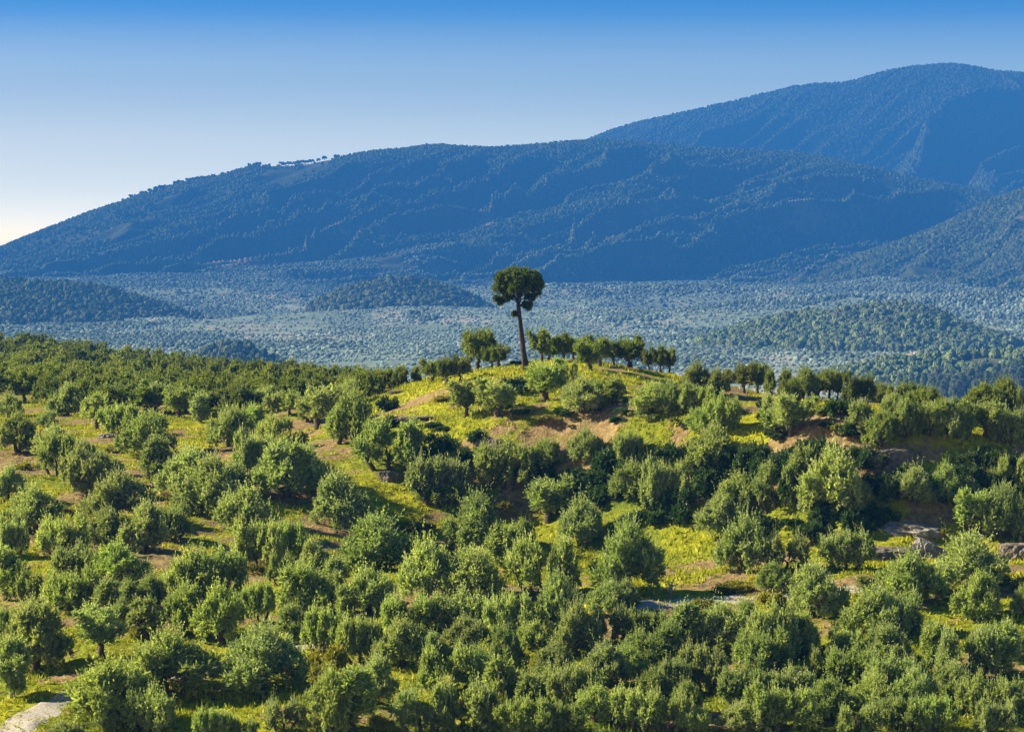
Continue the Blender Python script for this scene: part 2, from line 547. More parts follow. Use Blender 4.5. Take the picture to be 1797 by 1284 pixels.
MAIN = Hill(4800, [(-500, 640), (-200, 520), (0, 440), (60, 414), (160, 374), (260, 339), (330, 320), (380, 314), (410, 303), (440, 292), (520, 292),
                   (600, 277), (650, 267), (700, 265), (740, 259), (770, 254), (800, 260), (860, 262), (930, 257), (1050, 247), (1130, 251), (1200, 259),
                   (1280, 264), (1350, 266), (1420, 272), (1500, 289), (1600, 314), (1700, 332), (1760, 347), (1850, 380), (2000, 440), (2300, 520)],
            1300, 800, -36, 66, 95, 0.62, 3, 1.2, 1.3)
FAR = Hill(6900, [(600, 440), (900, 320), (1040, 243), (1100, 222), (1200, 200), (1300, 177), (1380, 158), (1420, 149), (1480, 150), (1530, 133), (1590, 120),
                  (1640, 117), (1670, 113), (1720, 122), (1760, 131), (1797, 129), (1900, 150), (2050, 200), (2400, 320)],
           1750, 700, -60, 85, 190, 0.5, 31, 1.25, 1.1)
SHOULDER = Hill(3800, [(1150, 600), (1300, 525), (1390, 492), (1500, 453), (1600, 420), (1680, 386), (1740, 354), (1797, 335), (1900, 300), (2100, 262), (2400, 300)],
                820, 900, -48, 44, 110, 0.5, 47, 1.2, 1.25)
FOOT = Hill(2600, [(-500, 560), (-300, 500), (-150, 486), (0, 495), (60, 499), (130, 501), (190, 511), (250, 529), (310, 546), (400, 573), (500, 610), (600, 660)],
            420, 400, -75, 8, 110, 0.5, 52)
HUMP = Hill(2700, [(520, 560), (560, 530), (610, 511), (660, 495), (700, 491), (750, 499), (810, 517), (860, 540), (900, 570)], 220, 300, -60, 5, 90, 0.5, 57)
LOW = Hill(1600, [(300, 660), (345, 628), (375, 610), (400, 603), (430, 607), (460, 618), (500, 640), (540, 670)], 150, 170, -75, 3, 60, 0.4, 59)
MID = Hill(2700, [(860, 640), (950, 592), (1050, 562), (1180, 547), (1330, 528), (1450, 521), (1600, 520), (1800, 512), (2100, 520)], 420, 500, -75, 9, 120, 0.4, 58)
WOODED = Hill(1950, [(1050, 680), (1200, 612), (1300, 580), (1390, 557), (1450, 548), (1520, 543), (1585, 539), (1640, 550), (1700, 579), (1760, 598), (1850, 622), (1950, 660)],
              330, 300, -78, 8, 80, 0.4, 60)
NEAR = Hill(1420, [(1280, 720), (1380, 690), (1450, 660), (1530, 641), (1600, 631), (1700, 626), (1797, 619), (1950, 606), (2150, 610)], 170, 260, -85, 4, 60, 0.4, 63)


def fan(name, fn, a0, a1, nc, ys, mat, label):
    ys = np.asarray(ys) * FS
    y, a = np.meshgrid(ys, np.linspace(a0, a1, nc), indexing='ij')
    x = a * y
    me = np_mesh(name, np.stack([x, y, fn(x, y)], -1).reshape(-1, 3), grid_faces(len(ys), nc), mat, smooth=True)
    return tag(link(name, me), label, kind='structure')


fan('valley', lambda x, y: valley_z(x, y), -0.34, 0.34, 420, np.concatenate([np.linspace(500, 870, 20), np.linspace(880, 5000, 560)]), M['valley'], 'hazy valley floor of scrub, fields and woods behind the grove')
fan('mountain', MAIN.z, -0.32, 0.30, 620, np.concatenate([np.linspace(3460, 4860, 340), np.linspace(4875, 5620, 60)]), M['mountain'], 'long forested blue mountain ridge across the valley')
fan('mountain', FAR.z, -0.10, 0.32, 420, np.concatenate([np.linspace(5100, 6960, 260), np.linspace(6980, 7580, 30)]), M['mountain'], 'tallest blue mountain peak, farthest behind the long ridge')
fan('hill', SHOULDER.z, 0.04, 0.34, 340, np.linspace(2950, 4720, 240), M['mountain'], 'dark wooded shoulder descending into the valley from the eastern frame edge')
fan('hill', FOOT.z, -0.33, -0.02, 240, np.linspace(2150, 3020, 140), M['woodfloor'], 'low blue wooded foothill above the western grove crest')
fan('hill', HUMP.z, -0.09, 0.01, 120, np.linspace(2480, 3000, 90), M['woodfloor'], 'small dark hump in the mid valley left of the pine')
fan('hill', LOW.z, -0.14, -0.05, 90, np.linspace(1440, 1780, 60), M['woodfloor'], 'small dark wooded mound in the valley above the western olive crest')
fan('hill', MID.z, -0.02, 0.30, 260, np.linspace(2250, 3220, 140), M['valley'], 'low pale rise in the valley behind the wooded hump')
fan('hill', WOODED.z, 0.02, 0.24, 260, np.linspace(1600, 2270, 150), M['woodfloor'], 'round-topped wooded hill beyond the eastern olive crest')
fan('hill', NEAR.z, 0.05, 0.30, 240, np.linspace(1230, 1700, 120), M['woodfloor'], 'nearest green wooded hill carrying two pale sheds')


def far_z(x, y):
    z = valley_z(x, y)
    for h in (MAIN, FAR, SHOULDER, FOOT, HUMP, LOW, MID, WOODED, NEAR):
        z = np.maximum(z, h.zc(x, y))
    return z


# ------------------------------------------------------------------ far woods (stuff): crowns on points
def wood_nodes(name, mat, rough=0.75):
    ng = bpy.data.node_groups.new(name, 'GeometryNodeTree')
    ng.interface.new_socket('Geometry', in_out='INPUT', socket_type='NodeSocketGeometry')
    ng.interface.new_socket('Geometry', in_out='OUTPUT', socket_type='NodeSocketGeometry')
    N, L = ng.nodes, ng.links
    gi, go = N.new('NodeGroupInput'), N.new('NodeGroupOutput')
    g2i = N.new('GeometryNodeGeometryToInstance')
    for k in range(4):
        ico = N.new('GeometryNodeMeshIcoSphere'); ico.inputs['Radius'].default_value = 1.0; ico.inputs['Subdivisions'].default_value = 4
        nz = N.new('ShaderNodeTexNoise'); nz.noise_dimensions = '4D'
        nz.inputs['W'].default_value = k * 5.3; nz.inputs['Scale'].default_value = 1.7; nz.inputs['Detail'].default_value = 3.0; nz.inputs['Roughness'].default_value = 0.7
        sub = N.new('ShaderNodeMath'); sub.operation = 'SUBTRACT'; sub.inputs[1].default_value = 0.5
        mul = N.new('ShaderNodeMath'); mul.operation = 'MULTIPLY'; mul.inputs[1].default_value = rough * 2
        nm = N.new('GeometryNodeInputNormal')
        vs = N.new('ShaderNodeVectorMath'); vs.operation = 'SCALE'
        sp = N.new('GeometryNodeSetPosition')
        sm = N.new('GeometryNodeSetMaterial'); sm.inputs['Material'].default_value = mat
        L.new(nz.outputs['Fac'], sub.inputs[0]); L.new(sub.outputs[0], mul.inputs[0])
        L.new(nm.outputs[0], vs.inputs[0]); L.new(mul.outputs[0], vs.inputs['Scale'])
        L.new(ico.outputs['Mesh'], sp.inputs['Geometry']); L.new(vs.outputs[0], sp.inputs['Offset'])
        L.new(sp.outputs[0], sm.inputs['Geometry']); L.new(sm.outputs[0], g2i.inputs[0])
    iop = N.new('GeometryNodeInstanceOnPoints')
    iop.inputs['Pick Instance'].default_value = True
    at = N.new('GeometryNodeInputNamedAttribute'); at.data_type = 'FLOAT_VECTOR'; at.inputs['Name'].default_value = 'size'
    ar = N.new('GeometryNodeInputNamedAttribute'); ar.data_type = 'FLOAT_VECTOR'; ar.inputs['Name'].default_value = 'turn'
    L.new(gi.outputs[0], iop.inputs['Points']); L.new(g2i.outputs[0], iop.inputs['Instance'])
    L.new(at.outputs['Attribute'], iop.inputs['Scale']); L.new(ar.outputs['Attribute'], iop.inputs['Rotation'])
    L.new(iop.outputs[0], go.inputs[0])
    return ng


def forest(name, x, y, r, mat, label, tall=1.0, seed=0, rough=0.75):
    rng = np.random.default_rng(seed)
    z = far_z(x, y)
    n = len(x)
    h = r * tall * rng.uniform(0.85, 1.35, n)
    me = bpy.data.meshes.new(name)
    me.vertices.add(n)
    me.vertices.foreach_set('co', np.stack([x, y, z + h * 0.55], -1).astype(np.float32).ravel())
    a = me.attributes.new('size', 'FLOAT_VECTOR', 'POINT')
    a.data.foreach_set('vector', np.stack([r * rng.uniform(.85, 1.15, n), r * rng.uniform(.85, 1.15, n), h], -1).astype(np.float32).ravel())
    a = me.attributes.new('turn', 'FLOAT_VECTOR', 'POINT')
    a.data.foreach_set('vector', np.stack([rng.normal(0, .12, n), rng.normal(0, .12, n), rng.uniform(0, 6.28, n)], -1).astype(np.float32).ravel())
    o = link(name, me)
    md = o.modifiers.new('crowns', 'NODES')
    md.node_group = wood_nodes(name, mat, rough)
    return tag(o, label, kind='stuff')


def scatter(rng, n, a0, a1, d0, d1):
    """uniform over the ground of a fan"""
    y = FS * np.sqrt(rng.uniform(d0 ** 2, d1 ** 2, n)); a = rng.uniform(a0, a1, n)
    return a * y, y


rng = np.random.default_rng(11)
x, y = scatter(rng, 300000, -0.19, 0.19, 3520, 4830)
u, v = x / FS, y / FS
k = (MAIN.zc(x, y) > valley_z(x, y) - 5) & (SHOULDER.zc(x, y) < MAIN.zc(x, y)) & (rng.random(len(x)) < 0.66 + 0.9 * fbm(u / 100, v / 140, 71, 4))
x, y, u, v = x[k], y[k], u[k], v[k]
r = rng.uniform(2.1, 4.6, len(x))
rd = MAIN.ridge(x, y)
pl = np.clip((4400 - v) / 500 + 0.30 * fbm(u / 90, v / 120, 77, 3) + 1.3 * (rd - 0.62), 0.03, 0.97)  # lighter crowns on ridges and low slopes: sunlight and haze put into colour
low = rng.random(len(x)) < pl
soft = low & (rng.random(len(x)) < np.clip((4300 - v) / 500, 0.0, 0.95))  # mountain foot fades by haze-coloured crowns
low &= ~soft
dk = ~(low | soft)
forest('forest', x[dk], y[dk], r[dk], M['wood_dark'], 'dark forest covering the upper long mountain behind the valley', 1.15, 1)
forest('forest', x[low], y[low], r[low] * 0.8, M['wood_mid'], 'open woods coloured lighter as if sunlit on the spurs of the long mountain', 1.0, 7)
forest('woods', x[soft], y[soft], r[soft] * 0.8, M['wood_hazed'], 'woods coloured haze-pale at the foot of the long mountain', 1.0, 8)
x, y = scatter(rng, 150000, -0.0, 0.19, 5600, 6920)
k = (rng.random(len(x)) < 0.70 + 0.7 * fbm(x / 300, y / 360, 72, 4)) & (FAR.zc(x, y) > MAIN.zc(x, y))
x, y = x[k], y[k]
forest('forest', x, y, rng.uniform(3.2, 6.6, len(x)), M['wood_dark'], 'dark forest covering the tallest mountain far behind', 1.1, 2)
x, y = scatter(rng, 100000, 0.07, 0.19, 2990, 4150)
k = (rng.random(len(x)) < 0.62 + 0.8 * fbm(x / 160, y / 200, 73, 4)) & (SHOULDER.zc(x, y) > np.maximum(valley_z(x, y), MAIN.zc(x, y)))
x, y = x[k], y[k]
pl = np.clip((3500 - y / FS) / 400 + 1.5 * (SHOULDER.ridge(x, y) - 0.55), 0.05, 0.95)  # ridges and lower slope get lighter crowns, imitating sun and haze by colour
low = rng.random(len(x)) < pl
forest('forest', x[~low], y[~low], rng.uniform(2.4, 5.2, (~low).sum()), M['wood_dark'], 'dark forest on the hill shoulder at the valley side', 1.1, 3)
forest('woods', x[low], y[low], rng.uniform(2.0, 4.4, low.sum()), M['wood_mid'], 'woods coloured lighter as if sunlit on the hill shoulder at the valley side', 1.0, 9)
x, y = scatter(rng, 260000, -0.19, 0.19, 1250, 4150)
u, v = x / FS, y / FS
patch = fbm(u / 110, v / 200, 75, 5)
lines = np.abs(fbm(u / 90, v / 150, 74, 3)) < 0.05
k = rng.random(len(x)) < np.where(patch > 0.12, 0.95, np.where(patch < -0.48, 0.14, 0.60)) + 0.5 * lines
for h in (FOOT, HUMP, LOW, WOODED, NEAR): k &= h.zc(x, y) < valley_z(x, y)
k &= (MAIN.zc(x, y) < valley_z(x, y) + 2) & (SHOULDER.zc(x, y) < valley_z(x, y) + 2)
x, y, patch, lines, v = x[k], y[k], patch[k], lines[k], v[k]
r = np.where(patch > 0.12, rng.uniform(1.1, 3.0, len(x)), rng.uniform(0.7, 1.9, len(x))) * (0.7 + v / 4500)
dark = (patch > 0.22) | (lines & (rng.random(len(x)) < 0.6)) | (rng.random(len(x)) < np.clip((v - 2500) / 1400, 0.08, 0.92))
forest('woods', x[~dark], y[~dark], r[~dark], M['wood_haze_pale'], 'haze-paled scrub and young trees scattered over the hazy valley floor', 0.55, 4, 0.5)
forest('woods', x[dark], y[dark], r[dark], M['wood_hazed'], 'darker patches of wood and tree lines across the hazy valley floor', 0.75, 6, 0.6)
for h, a0, a1, d0, d1, n, r0, r1, nm, lb in (
        (FOOT, -0.19, -0.06, 2200, 2640, 16000, 2.2, 5.2, 'woods', 'bushy woods over the low foothill beyond the west grove'),
        (HUMP, -0.07, 0.0, 2500, 2740, 9000, 2.6, 5.4, 'woods', 'dark woods capping the small hump in the mid valley'),
        (LOW, -0.13, -0.06, 1450, 1640, 3500, 1.8, 4.2, 'woods', 'dark woods on the small mound above the western olive crest'),
        (MID, 0.0, 0.19, 2300, 2740, 26000, 1.2, 3.6, 'woods', 'hazy woods over the low rise behind the wooded hill'),
        (WOODED, 0.04, 0.19, 1620, 2050, 34000, 1.6, 5.0, 'woods', 'dense round-crowned woods covering the hump-shaped hill'),
        (NEAR, 0.07, 0.19, 1245, 1480, 16000, 1.3, 3.8, 'woods', 'green woods on the nearest hill behind the grove')):
    x, y = scatter(rng, n, a0, a1, d0, d1)
    f = fbm(x / 100, y / 110, 76, 4)
    k = (h.zc(x, y) > valley_z(x, y) - 1) & (rng.random(len(x)) < 0.72 + 0.9 * f)
    if h is NEAR:
        px, py = to_pix(x, y, far_z(x, y))
        k &= ~((abs(px - 1725) < 38) & (py > 629) & (py < 641))
    x, y, f = x[k], y[k], f[k]
    mt = M['wood_mid'] if h in (FOOT, HUMP, LOW) else M['wood_hazed'] if h is MID else M['wood_green']
    r = r0 + (r1 - r0) * rng.random(len(x)) ** 1.8
    alt = rng.random(len(x)) < np.clip((0.75 if h in (FOOT, HUMP, LOW) else 0.30) + 0.9 * f, 0.05, 0.95)
    forest(nm, x[~alt], y[~alt], r[~alt], mt, lb, 1.15, 5)
    forest(nm, x[alt], y[alt], r[alt], M['wood_dark'] if h in (FOOT, HUMP, LOW) else M['wood_mid' if h is not MID else 'wood_haze_pale'], lb + ', second kind of tree', 1.25, 12)


# ------------------------------------------------------------------ plants: leaf clouds and trunks
def unit(v): return v / np.maximum(np.linalg.norm(v, axis=-1, keepdims=True), 1e-9)


def leaf_cloud(rng, lobes, ns, nl, L, Wd, up=0.3, tall=(1, 1, 1)):
    """lobes (n,4): centre and radius. Shoots leave each lobe, leaves sit along the shoots."""
    lobes = np.asarray(lobes, float)
    rr = lobes[:, 3]
    cnt = np.maximum((ns * (rr / rr.mean()) ** 2).astype(int), 6)
    li = np.repeat(np.arange(len(lobes)), cnt)
    n = len(li)
    d = rng.normal(size=(n, 3)); d[:, 2] = d[:, 2] * 0.85 + 0.42
    d = unit(d)
    c, r = lobes[li, :3], rr[li][:, None]
    root = c + d * r * 0.15
    tip = c + d * r * rng.uniform(0.75, 1.15, (n, 1)) * tall; tip[:, 2:] += r * up * rng.random((n, 1)) ** 2
    wild = (rng.random(n) < 0.09) & (d[:, 2] > 0.1)            # upright suckers that fray the outline
    tip[wild] += np.stack([rng.normal(0, .15, n), rng.normal(0, .15, n), rng.uniform(.3, .85, n)], 1)[wild] * r[wild] * up * 2.0
    stone = rng.normal(0, 0.16, n)
    t = np.repeat(np.linspace(0.25, 1.0, nl)[None], n, 0) + rng.uniform(-.05, .05, (n, nl))
    pos = root[:, None] + (tip - root)[:, None] * t[..., None] + rng.normal(0, 0.05, (n, nl, 3)) * r[:, None] * (1.15 - t[..., None])
    ld = unit(unit(tip - root)[:, None] * 0.95 + rng.normal(0, 0.5, (n, nl, 3)) + np.array([0, 0, up * 0.8]))
    ln = L * rng.uniform(0.65, 1.25, (n, nl, 1))
    sd = unit(np.cross(ld, rng.normal(size=(n, nl, 3))))
    wd = Wd * rng.uniform(0.7, 1.3, (n, nl, 1))
    inn = (t < 0.5)[..., None]
    ln = np.where(inn, ln * 1.7, ln); wd = np.where(inn, wd * 1.9, wd)
    q = np.stack([pos, pos + ld * ln * 0.5 + sd * wd, pos + ld * ln, pos + ld * ln * 0.5 - sd * wd], 2)
    tone = np.clip(0.5 + stone[:, None] + rng.normal(0, 0.14, (n, nl)) + 0.12 * (t - 0.6), 0, 1)
    V = q.reshape(-1, 3)
    F = np.arange(len(V)).reshape(-1, 4)
    return V, F, np.repeat(tone.ravel(), 4)


def tube(path, rad, sides=7, rng=None):
    path = np.asarray(path, float); n = len(path)
    t = unit(np.gradient(path, axis=0))
    ref = np.array([0.31, 0.95, 0.05])
    u = unit(np.cross(t, ref)); v = np.cross(t, u)
    ang = np.linspace(0, 2 * np.pi, sides, endpoint=False)
    rad = np.asarray(rad, float)[:, None, None] * np.ones((n, sides, 1))
    if rng is not None: rad = rad * rng.uniform(0.82, 1.2, (n, sides, 1))
    V = path[:, None] + rad * (u[:, None] * np.cos(ang)[None, :, None] + v[:, None] * np.sin(ang)[None, :, None])
    V = V.reshape(-1, 3)
    F = []
    for i in range(n - 1):
        for j in range(sides):
            a, b = i * sides + j, i * sides + (j + 1) % sides
            F.append((a, b, b + sides, a + sides))
    return V, np.array(F)


def join(parts):
    V, F, o = [], [], 0
    for v, f in parts:
        V.append(v); F.append(f + o); o += len(v)
    return np.concatenate(V), np.concatenate(F)


def limb(rng, a, b, r0, r1, n=7, wob=0.12, sides=7):
    a, b = np.asarray(a, float), np.asarray(b, float)
    t = np.linspace(0, 1, n)[:, None]
    p = a + (b - a) * t
    Ln = np.linalg.norm(b - a)
    p[1:-1] += rng.normal(0, wob * Ln * 0.35, (n - 2, 3))
    p[:, 2] += 0.10 * Ln * np.sin(t[:, 0] * np.pi)
    return tube(p, np.interp(t[:, 0], [0, 1], [r0, r1]), sides, rng)


def olive_lobes(rng, kind):
    lobes = []
    def dome(cx, cy, z0, wx, h, n, rl, rh):
        for i in range(n):
            for _ in range(80):
                v = rng.normal(size=3); v[2] = abs(v[2]) * 1.0 - 0.40; v = v / np.linalg.norm(v)
                s = rng.uniform(0.5, 0.92)
                p = np.array([cx + v[0] * s * wx, cy + v[1] * s * wx, z0 + max(v[2] * s, -0.30) * h])
                if all(np.linalg.norm(p - q[:3]) > 1.0 * (rl + rh) / 2 for q in lobes): break
            lobes.append((*p, rng.uniform(rl, rh)))
    if kind == 'round':
        dome(0, 0, 1.45, 2.9, 3.3, 26, 0.6, 0.95)
        lobes.append((0, 0, 2.4, 1.7)); lobes.append((0.2, 0.1, 3.4, 1.4))
    elif kind == 'double':
        n = rng.integers(2, 4)
        for i in range(n):
            cx = (i - (n - 1) / 2) * 4.6 / (n - 1) * 0.85 + rng.normal(0, .2); h = rng.uniform(2.1, 3.1)
            dome(cx, rng.uniform(-.9, .9), rng.uniform(1.3, 1.7), 1.85, h, 11, 0.55, 0.9)
            lobes.append((cx, 0, 2.0, 1.4))
    elif kind == 'vase':
        for i in range(5):
            an = i * 1.26 + rng.uniform(0, .7); ro = rng.uniform(.9, 1.7); top = rng.uniform(3.4, 5.0)
            for zz in np.arange(2.2, top, 0.75):
                f = (zz - 1.2) / (top - 1.2)
                lobes.append((math.cos(an) * ro * (0.55 + 0.5 * f) + rng.normal(0, .25), math.sin(an) * ro * (0.55 + .5 * f) + rng.normal(0, .25), zz, rng.uniform(.65, .95) * (1.12 - 0.3 * f)))
        lobes.append((0, 0, 2.8, 1.2))
    elif kind == 'slim':
        for zz in np.arange(1.1, 5.0, 0.5):
            w = 0.95 * math.sin(min(1, (zz - 0.4) / 4.9) * math.pi) ** 0.6
            for _ in range(2):
                an = rng.uniform(0, 6.28)
                lobes.append((math.cos(an) * w, math.sin(an) * w, zz, rng.uniform(.6, .95)))
    elif kind == 'low':
        dome(0, 0, 0.9, 2.7, 2.3, 22, 0.6, 0.95)
        lobes.append((0, 0, 1.2, 1.5))
    return np.array(lobes)


def make_olive(kind, seed, ns=46, nl=15, fat=1.0):
    rng = np.random.default_rng(seed)
    lobes = olive_lobes(rng, kind)
    V, F, tone = leaf_cloud(rng, lobes, ns, nl, 0.25 * fat, 0.045 * fat, up=0.75, tall=np.array([0.88, 0.88, 1.4]))
    lo = np.percentile(V[:, :2], 1.0, axis=0); hi = np.percentile(V[:, :2], 99.0, axis=0)
    zt = np.percentile(V[:, 2], 99.7)
    # trunk, two or three stems from the foot, limbs into the lobes
    parts = []
    nstem = {'round': 2, 'double': 3, 'vase': 1, 'slim': 1, 'low': 3}[kind]
    fork = {'round': 1.3, 'double': 0.9, 'vase': 1.5, 'slim': 1.2, 'low': 0.5}[kind]
    tops = []
    if kind == 'double':
        xs = np.linspace(lobes[:, 0].min() * .7, lobes[:, 0].max() * .7, nstem)
        tops = [np.array([q, rng.uniform(-.3, .3), fork]) for q in xs]
    else:
        for i in range(nstem):
            an = rng.uniform(0, 6.28); tops.append(np.array([math.cos(an) * .35 * (nstem > 1), math.sin(an) * .35 * (nstem > 1), fork]))
    for tp in tops:
        foot = np.array([tp[0] * 0.55, tp[1] * .55, -0.5])
        parts.append(limb(rng, foot, tp, 0.30, 0.20, 6, 0.12, 9))
    for q in lobes[rng.permutation(len(lobes))[:12]]:
        tp = min(tops, key=lambda s: np.hypot(*(s[:2] - q[:2])))
        parts.append(limb(rng, tp - [0, 0, .1], q[:3], 0.13, 0.035, 6, 0.12, 5))
    tv, tf = join(parts)
    s = np.array([1 / (hi[0] - lo[0]), 1 / (hi[1] - lo[1]), 1 / zt])
    off = np.array([-(hi[0] + lo[0]) / 2, -(hi[1] + lo[1]) / 2, 0])
    # meshes normalised to width 1, height 1; the thing's scale gives metres back
    V = (V + off) * s; tv = (tv + off) * s
    return V, F, tone, tv, tf


OLIVE = {}
PLAN = [('round', 5), ('double', 5), ('vase', 4), ('slim', 3), ('low', 3)]
sd = 100
for kd, n in PLAN:
    OLIVE[kd] = []
    for i in range(n):
        sd += 1
        V, F, tone, tv, tf = make_olive(kd, sd)
        tm = np_mesh('olive_trunk', tv, tf, M['bark'], smooth=True)
        OLIVE[kd].append({'olive': np_mesh('olive_crown', V, F, M['olive'], {'tone': tone}),
                          'crest': np_mesh('olive_crown', V, F, M['crest'], {'tone': tone}), 'trunk': tm})

# ---- olive trees seen in the photograph: photo pixel of the foot, crown width, height (pixels), kind
TREES = []


def block(ox, oy, txt, s=600 / 1792.0, zone=None):
    for item in txt.replace('\n', ';').split(';'):
        f = item.split()
        if not f: continue
        zx, zb, zw, zh = map(float, f[:4])
        kd = f[4] if len(f) > 4 else None
        TREES.append([ox + zx * s, oy + zb * s, zw * s, zh * s, kd, zone])


#TREES_BEGIN
# west middle slope
block(0, 580, """340 445 150 170; 490 522 130 180 vase; 620 550 200 165; 160 335 110 140; 950 465 170 165 vase; 1045 488 90 140 slim; 820 440 130 170 vase
1190 615 200 215 round; 1320 545 140 150; 1430 458 80 130 vase; 1380 430 90 125 vase; 1520 450 90 120 vase; 1668 520 190 215 vase; 1775 600 120 200; 1610 490 90 130
90 645 190 215; 240 512 100 85; 40 455 130 120; 265 655 170 150; 298 772 170 220; 440 692 110 105; 430 865 220 220; 545 800 130 140; 600 765 90 90
755 668 250 215; 820 825 150 240; 985 880 260 260; 1085 985 280 310; 1215 860 170 160; 610 1000 310 260; 1330 770 200 220; 1505 890 310 310 round; 1610 840 190 210
1770 1040 250 260; 1280 1095 260 260; 45 890 150 190; 150 1085 280 270; 320 1190 260 210; 560 1150 190 190; 740 1165 220 230; 890 1110 190 170; 60 1195 150 180
1345 1250 240 250; 1500 1220 200 210; 1640 1260 130 150; 1430 560 150 120 low; 60 330 130 120; 700 420 110 120 vase""", zone='west')
# west front slope
block(0, 854, """30 605 190 270; 135 610 170 160; 360 650 290 230; 400 500 240 190; 620 525 260 220; 560 690 140 190 slim; 660 650 140 160; 1000 565 290 240
790 645 150 200; 1150 565 260 240; 1470 515 130 170; 1600 685 300 280 round; 1750 620 130 240; 180 970 330 360 round; 510 915 260 280 vase; 750 800 150 200 slim; 640 765 120 160
960 800 240 290; 1150 835 240 320; 1350 705 160 200; 60 1120 170 300; 865 1110 480 350 round; 1375 1090 440 380 round; 1705 885 230 270; 575 1260 440 320 round; 780 1300 250 240
560 1310 110 120 slim; 1110 1320 190 140; 1270 1330 150 110; 1490 1310 190 180; 1715 1300 230 350 round; 330 1330 160 90 low; 60 800 170 160; 1530 800 180 200""", zone='front')
# middle front slope
block(600, 854, """540 125 300 130; 190 445 350 290 round; 690 365 270 305 round; 1090 215 220 235 vase; 1245 325 240 270; 1500 570 340 380 round; 840 435 160 235; 935 335 150 160
1050 585 350 300; 430 605 280 330; 665 605 320 270; 130 685 260 240; 20 690 110 170; 340 775 250 200; 620 780 310 220; 880 835 250 270; 1135 835 230 345 round; 1400 685 200 180
1500 630 120 140; 90 925 220 250; 310 965 240 260; 650 885 210 190; 850 925 170 200 round; 1230 905 230 280; 1410 830 210 190; 1600 810 230 190; 560 1110 300 250; 720 1095 200 240
835 1140 170 260; 180 1150 200 270; 50 1295 240 340; 620 1320 330 280; 420 1310 300 240; 1120 1010 210 190; 1380 1060 240 240; 1500 1020 170 170; 1080 1160 330 230; 1220 1210 260 270
960 1320 280 190; 1140 1330 240 180; 1570 970 200 210; 1710 910 200 190; 1745 1100 160 210; 1530 1300 270 210; 1710 1300 210 230; 260 700 140 120 low; 470 930 150 150; 1000 880 150 140 low
1640 1130 180 170; 1330 1260 200 200""", zone='front')
# east front slope
block(1197, 854, """330 455 250 295 round; 555 445 210 210; 870 445 260 215 double; 1535 285 200 240 vase; 1680 295 220 270; 1785 300 120 230; 1200 625 300 270; 1525 545 350 290 round; 490 580 180 170
705 710 270 300 round; 1550 705 220 230; 970 570 100 100 slim; 1020 790 300 260; 1150 790 220 230; 30 885 170 260; 210 875 250 280; 330 770 160 170; 120 740 200 170; 480 910 240 310
630 900 180 220; 860 900 180 170; 1080 940 230 200; 420 985 300 210; 1320 965 140 250 slim; 100 1090 250 240; 20 1210 160 190; 1500 1020 300 290; 1670 1010 200 300; 1720 915 180 190
330 1165 250 230; 570 1130 250 180; 900 1050 250 190; 1100 1070 230 180; 500 1300 350 260; 760 1240 250 230; 1000 1210 230 230; 1230 1190 200 230; 1420 1130 250 210; 1130 1300 270 180
1320 1320 230 190; 1570 1240 250 240; 1745 1280 160 230; 1640 1320 200 170; 300 1320 190 160; 930 1330 220 170; 60 1310 160 150; 750 1000 170 160; 1210 1060 150 150 low; 1790 700 120 160""", zone='front')
# shaded terrace under the knoll and the east bank
block(1197, 580, """150 765 230 215; 60 800 120 170; 630 835 120 195 slim; 790 1000 330 345 round; 905 965 190 210 round; 1220 935 200 205; 1375 925 150 195; 1620 875 130 130; 1725 865 160 185
300 965 230 210; 490 975 220 225; 215 1085 250 230; 60 945 160 150; 1500 880 130 120""", zone='terrace')
block(600, 440, """250 1175 350 270; 500 1325 300 230; 860 1265 290 230; 1055 1190 180 160; 1280 1120 170 185; 1505 1135 140 175; 1515 1335 210 200; 1680 1345 220 240; 70 1005 210 270; 30 830 120 150""", zone='terrace')
# the knoll
block(600, 440, """1080 795 200 215 vase; 1185 685 100 110; 660 875 190 185 vase; 800 885 170 195 vase; 1250 885 220 185 round; 1325 805 100 115; 1430 805 100 130 slim; 1620 865 190 160; 1720 850 130 150""", zone='knoll')
# knoll crest
block(600, 440, """725 612 165 195 vase; 785 618 80 130 vase; 825 600 100 125 vase; 1040 580 120 165 vase; 1100 580 130 150 vase; 1160 575 80 140 vase; 1210 580 110 130 vase; 1280 632 150 185 vase
1350 605 110 140 vase; 1415 600 90 130 vase; 1520 612 140 135 vase; 1600 628 80 110 vase; 1665 642 85 150 vase; 1718 625 75 120 vase""", zone='crest')
# west shoulder of the knoll
block(600, 440, """620 692 100 130 vase; 548 712 100 150 vase; 475 692 110 110 vase; 345 700 130 100; 245 725 150 115; 135 765 170 140; 30 705 110 95; 410 722 70 65 low; 190 690 90 80; 95 715 100 90; 545 640 60 80 vase""", zone='shoulder')
# east crest
block(1197, 580, """75 330 160 150; 175 335 130 160; 250 310 90 125 vase; 330 328 140 145 vase; 405 330 110 140 vase; 510 345 150 130; 560 390 110 110; 640 330 140 145; 720 358 120 145 vase; 770 362 100 145 vase
825 355 80 140 vase; 920 395 160 150; 1030 345 130 120; 1130 345 120 115; 1200 405 150 120; 1255 355 140 110; 1580 425 180 155; 1700 425 170 155; 1795 445 90 125; 1310 425 120 110; 1400 455 140 105""", zone='eastcrest')
# east shelf
block(1197, 580, """30 345 90 75 low; 80 440 200 130; 115 572 170 140; 215 550 170 190; 500 578 150 170 vase; 490 470 140 140; 585 588 210 225 vase; 950 565 160 180; 1040 615 170 175; 1170 595 150 205
1110 485 120 130; 1310 600 140 195 vase; 1395 605 170 185; 1470 595 130 150; 1600 605 200 195 vase; 1695 595 170 180; 1780 570 130 160; 700 520 60 60 low; 1240 560 110 130""", zone='shelf')
#TREES_END

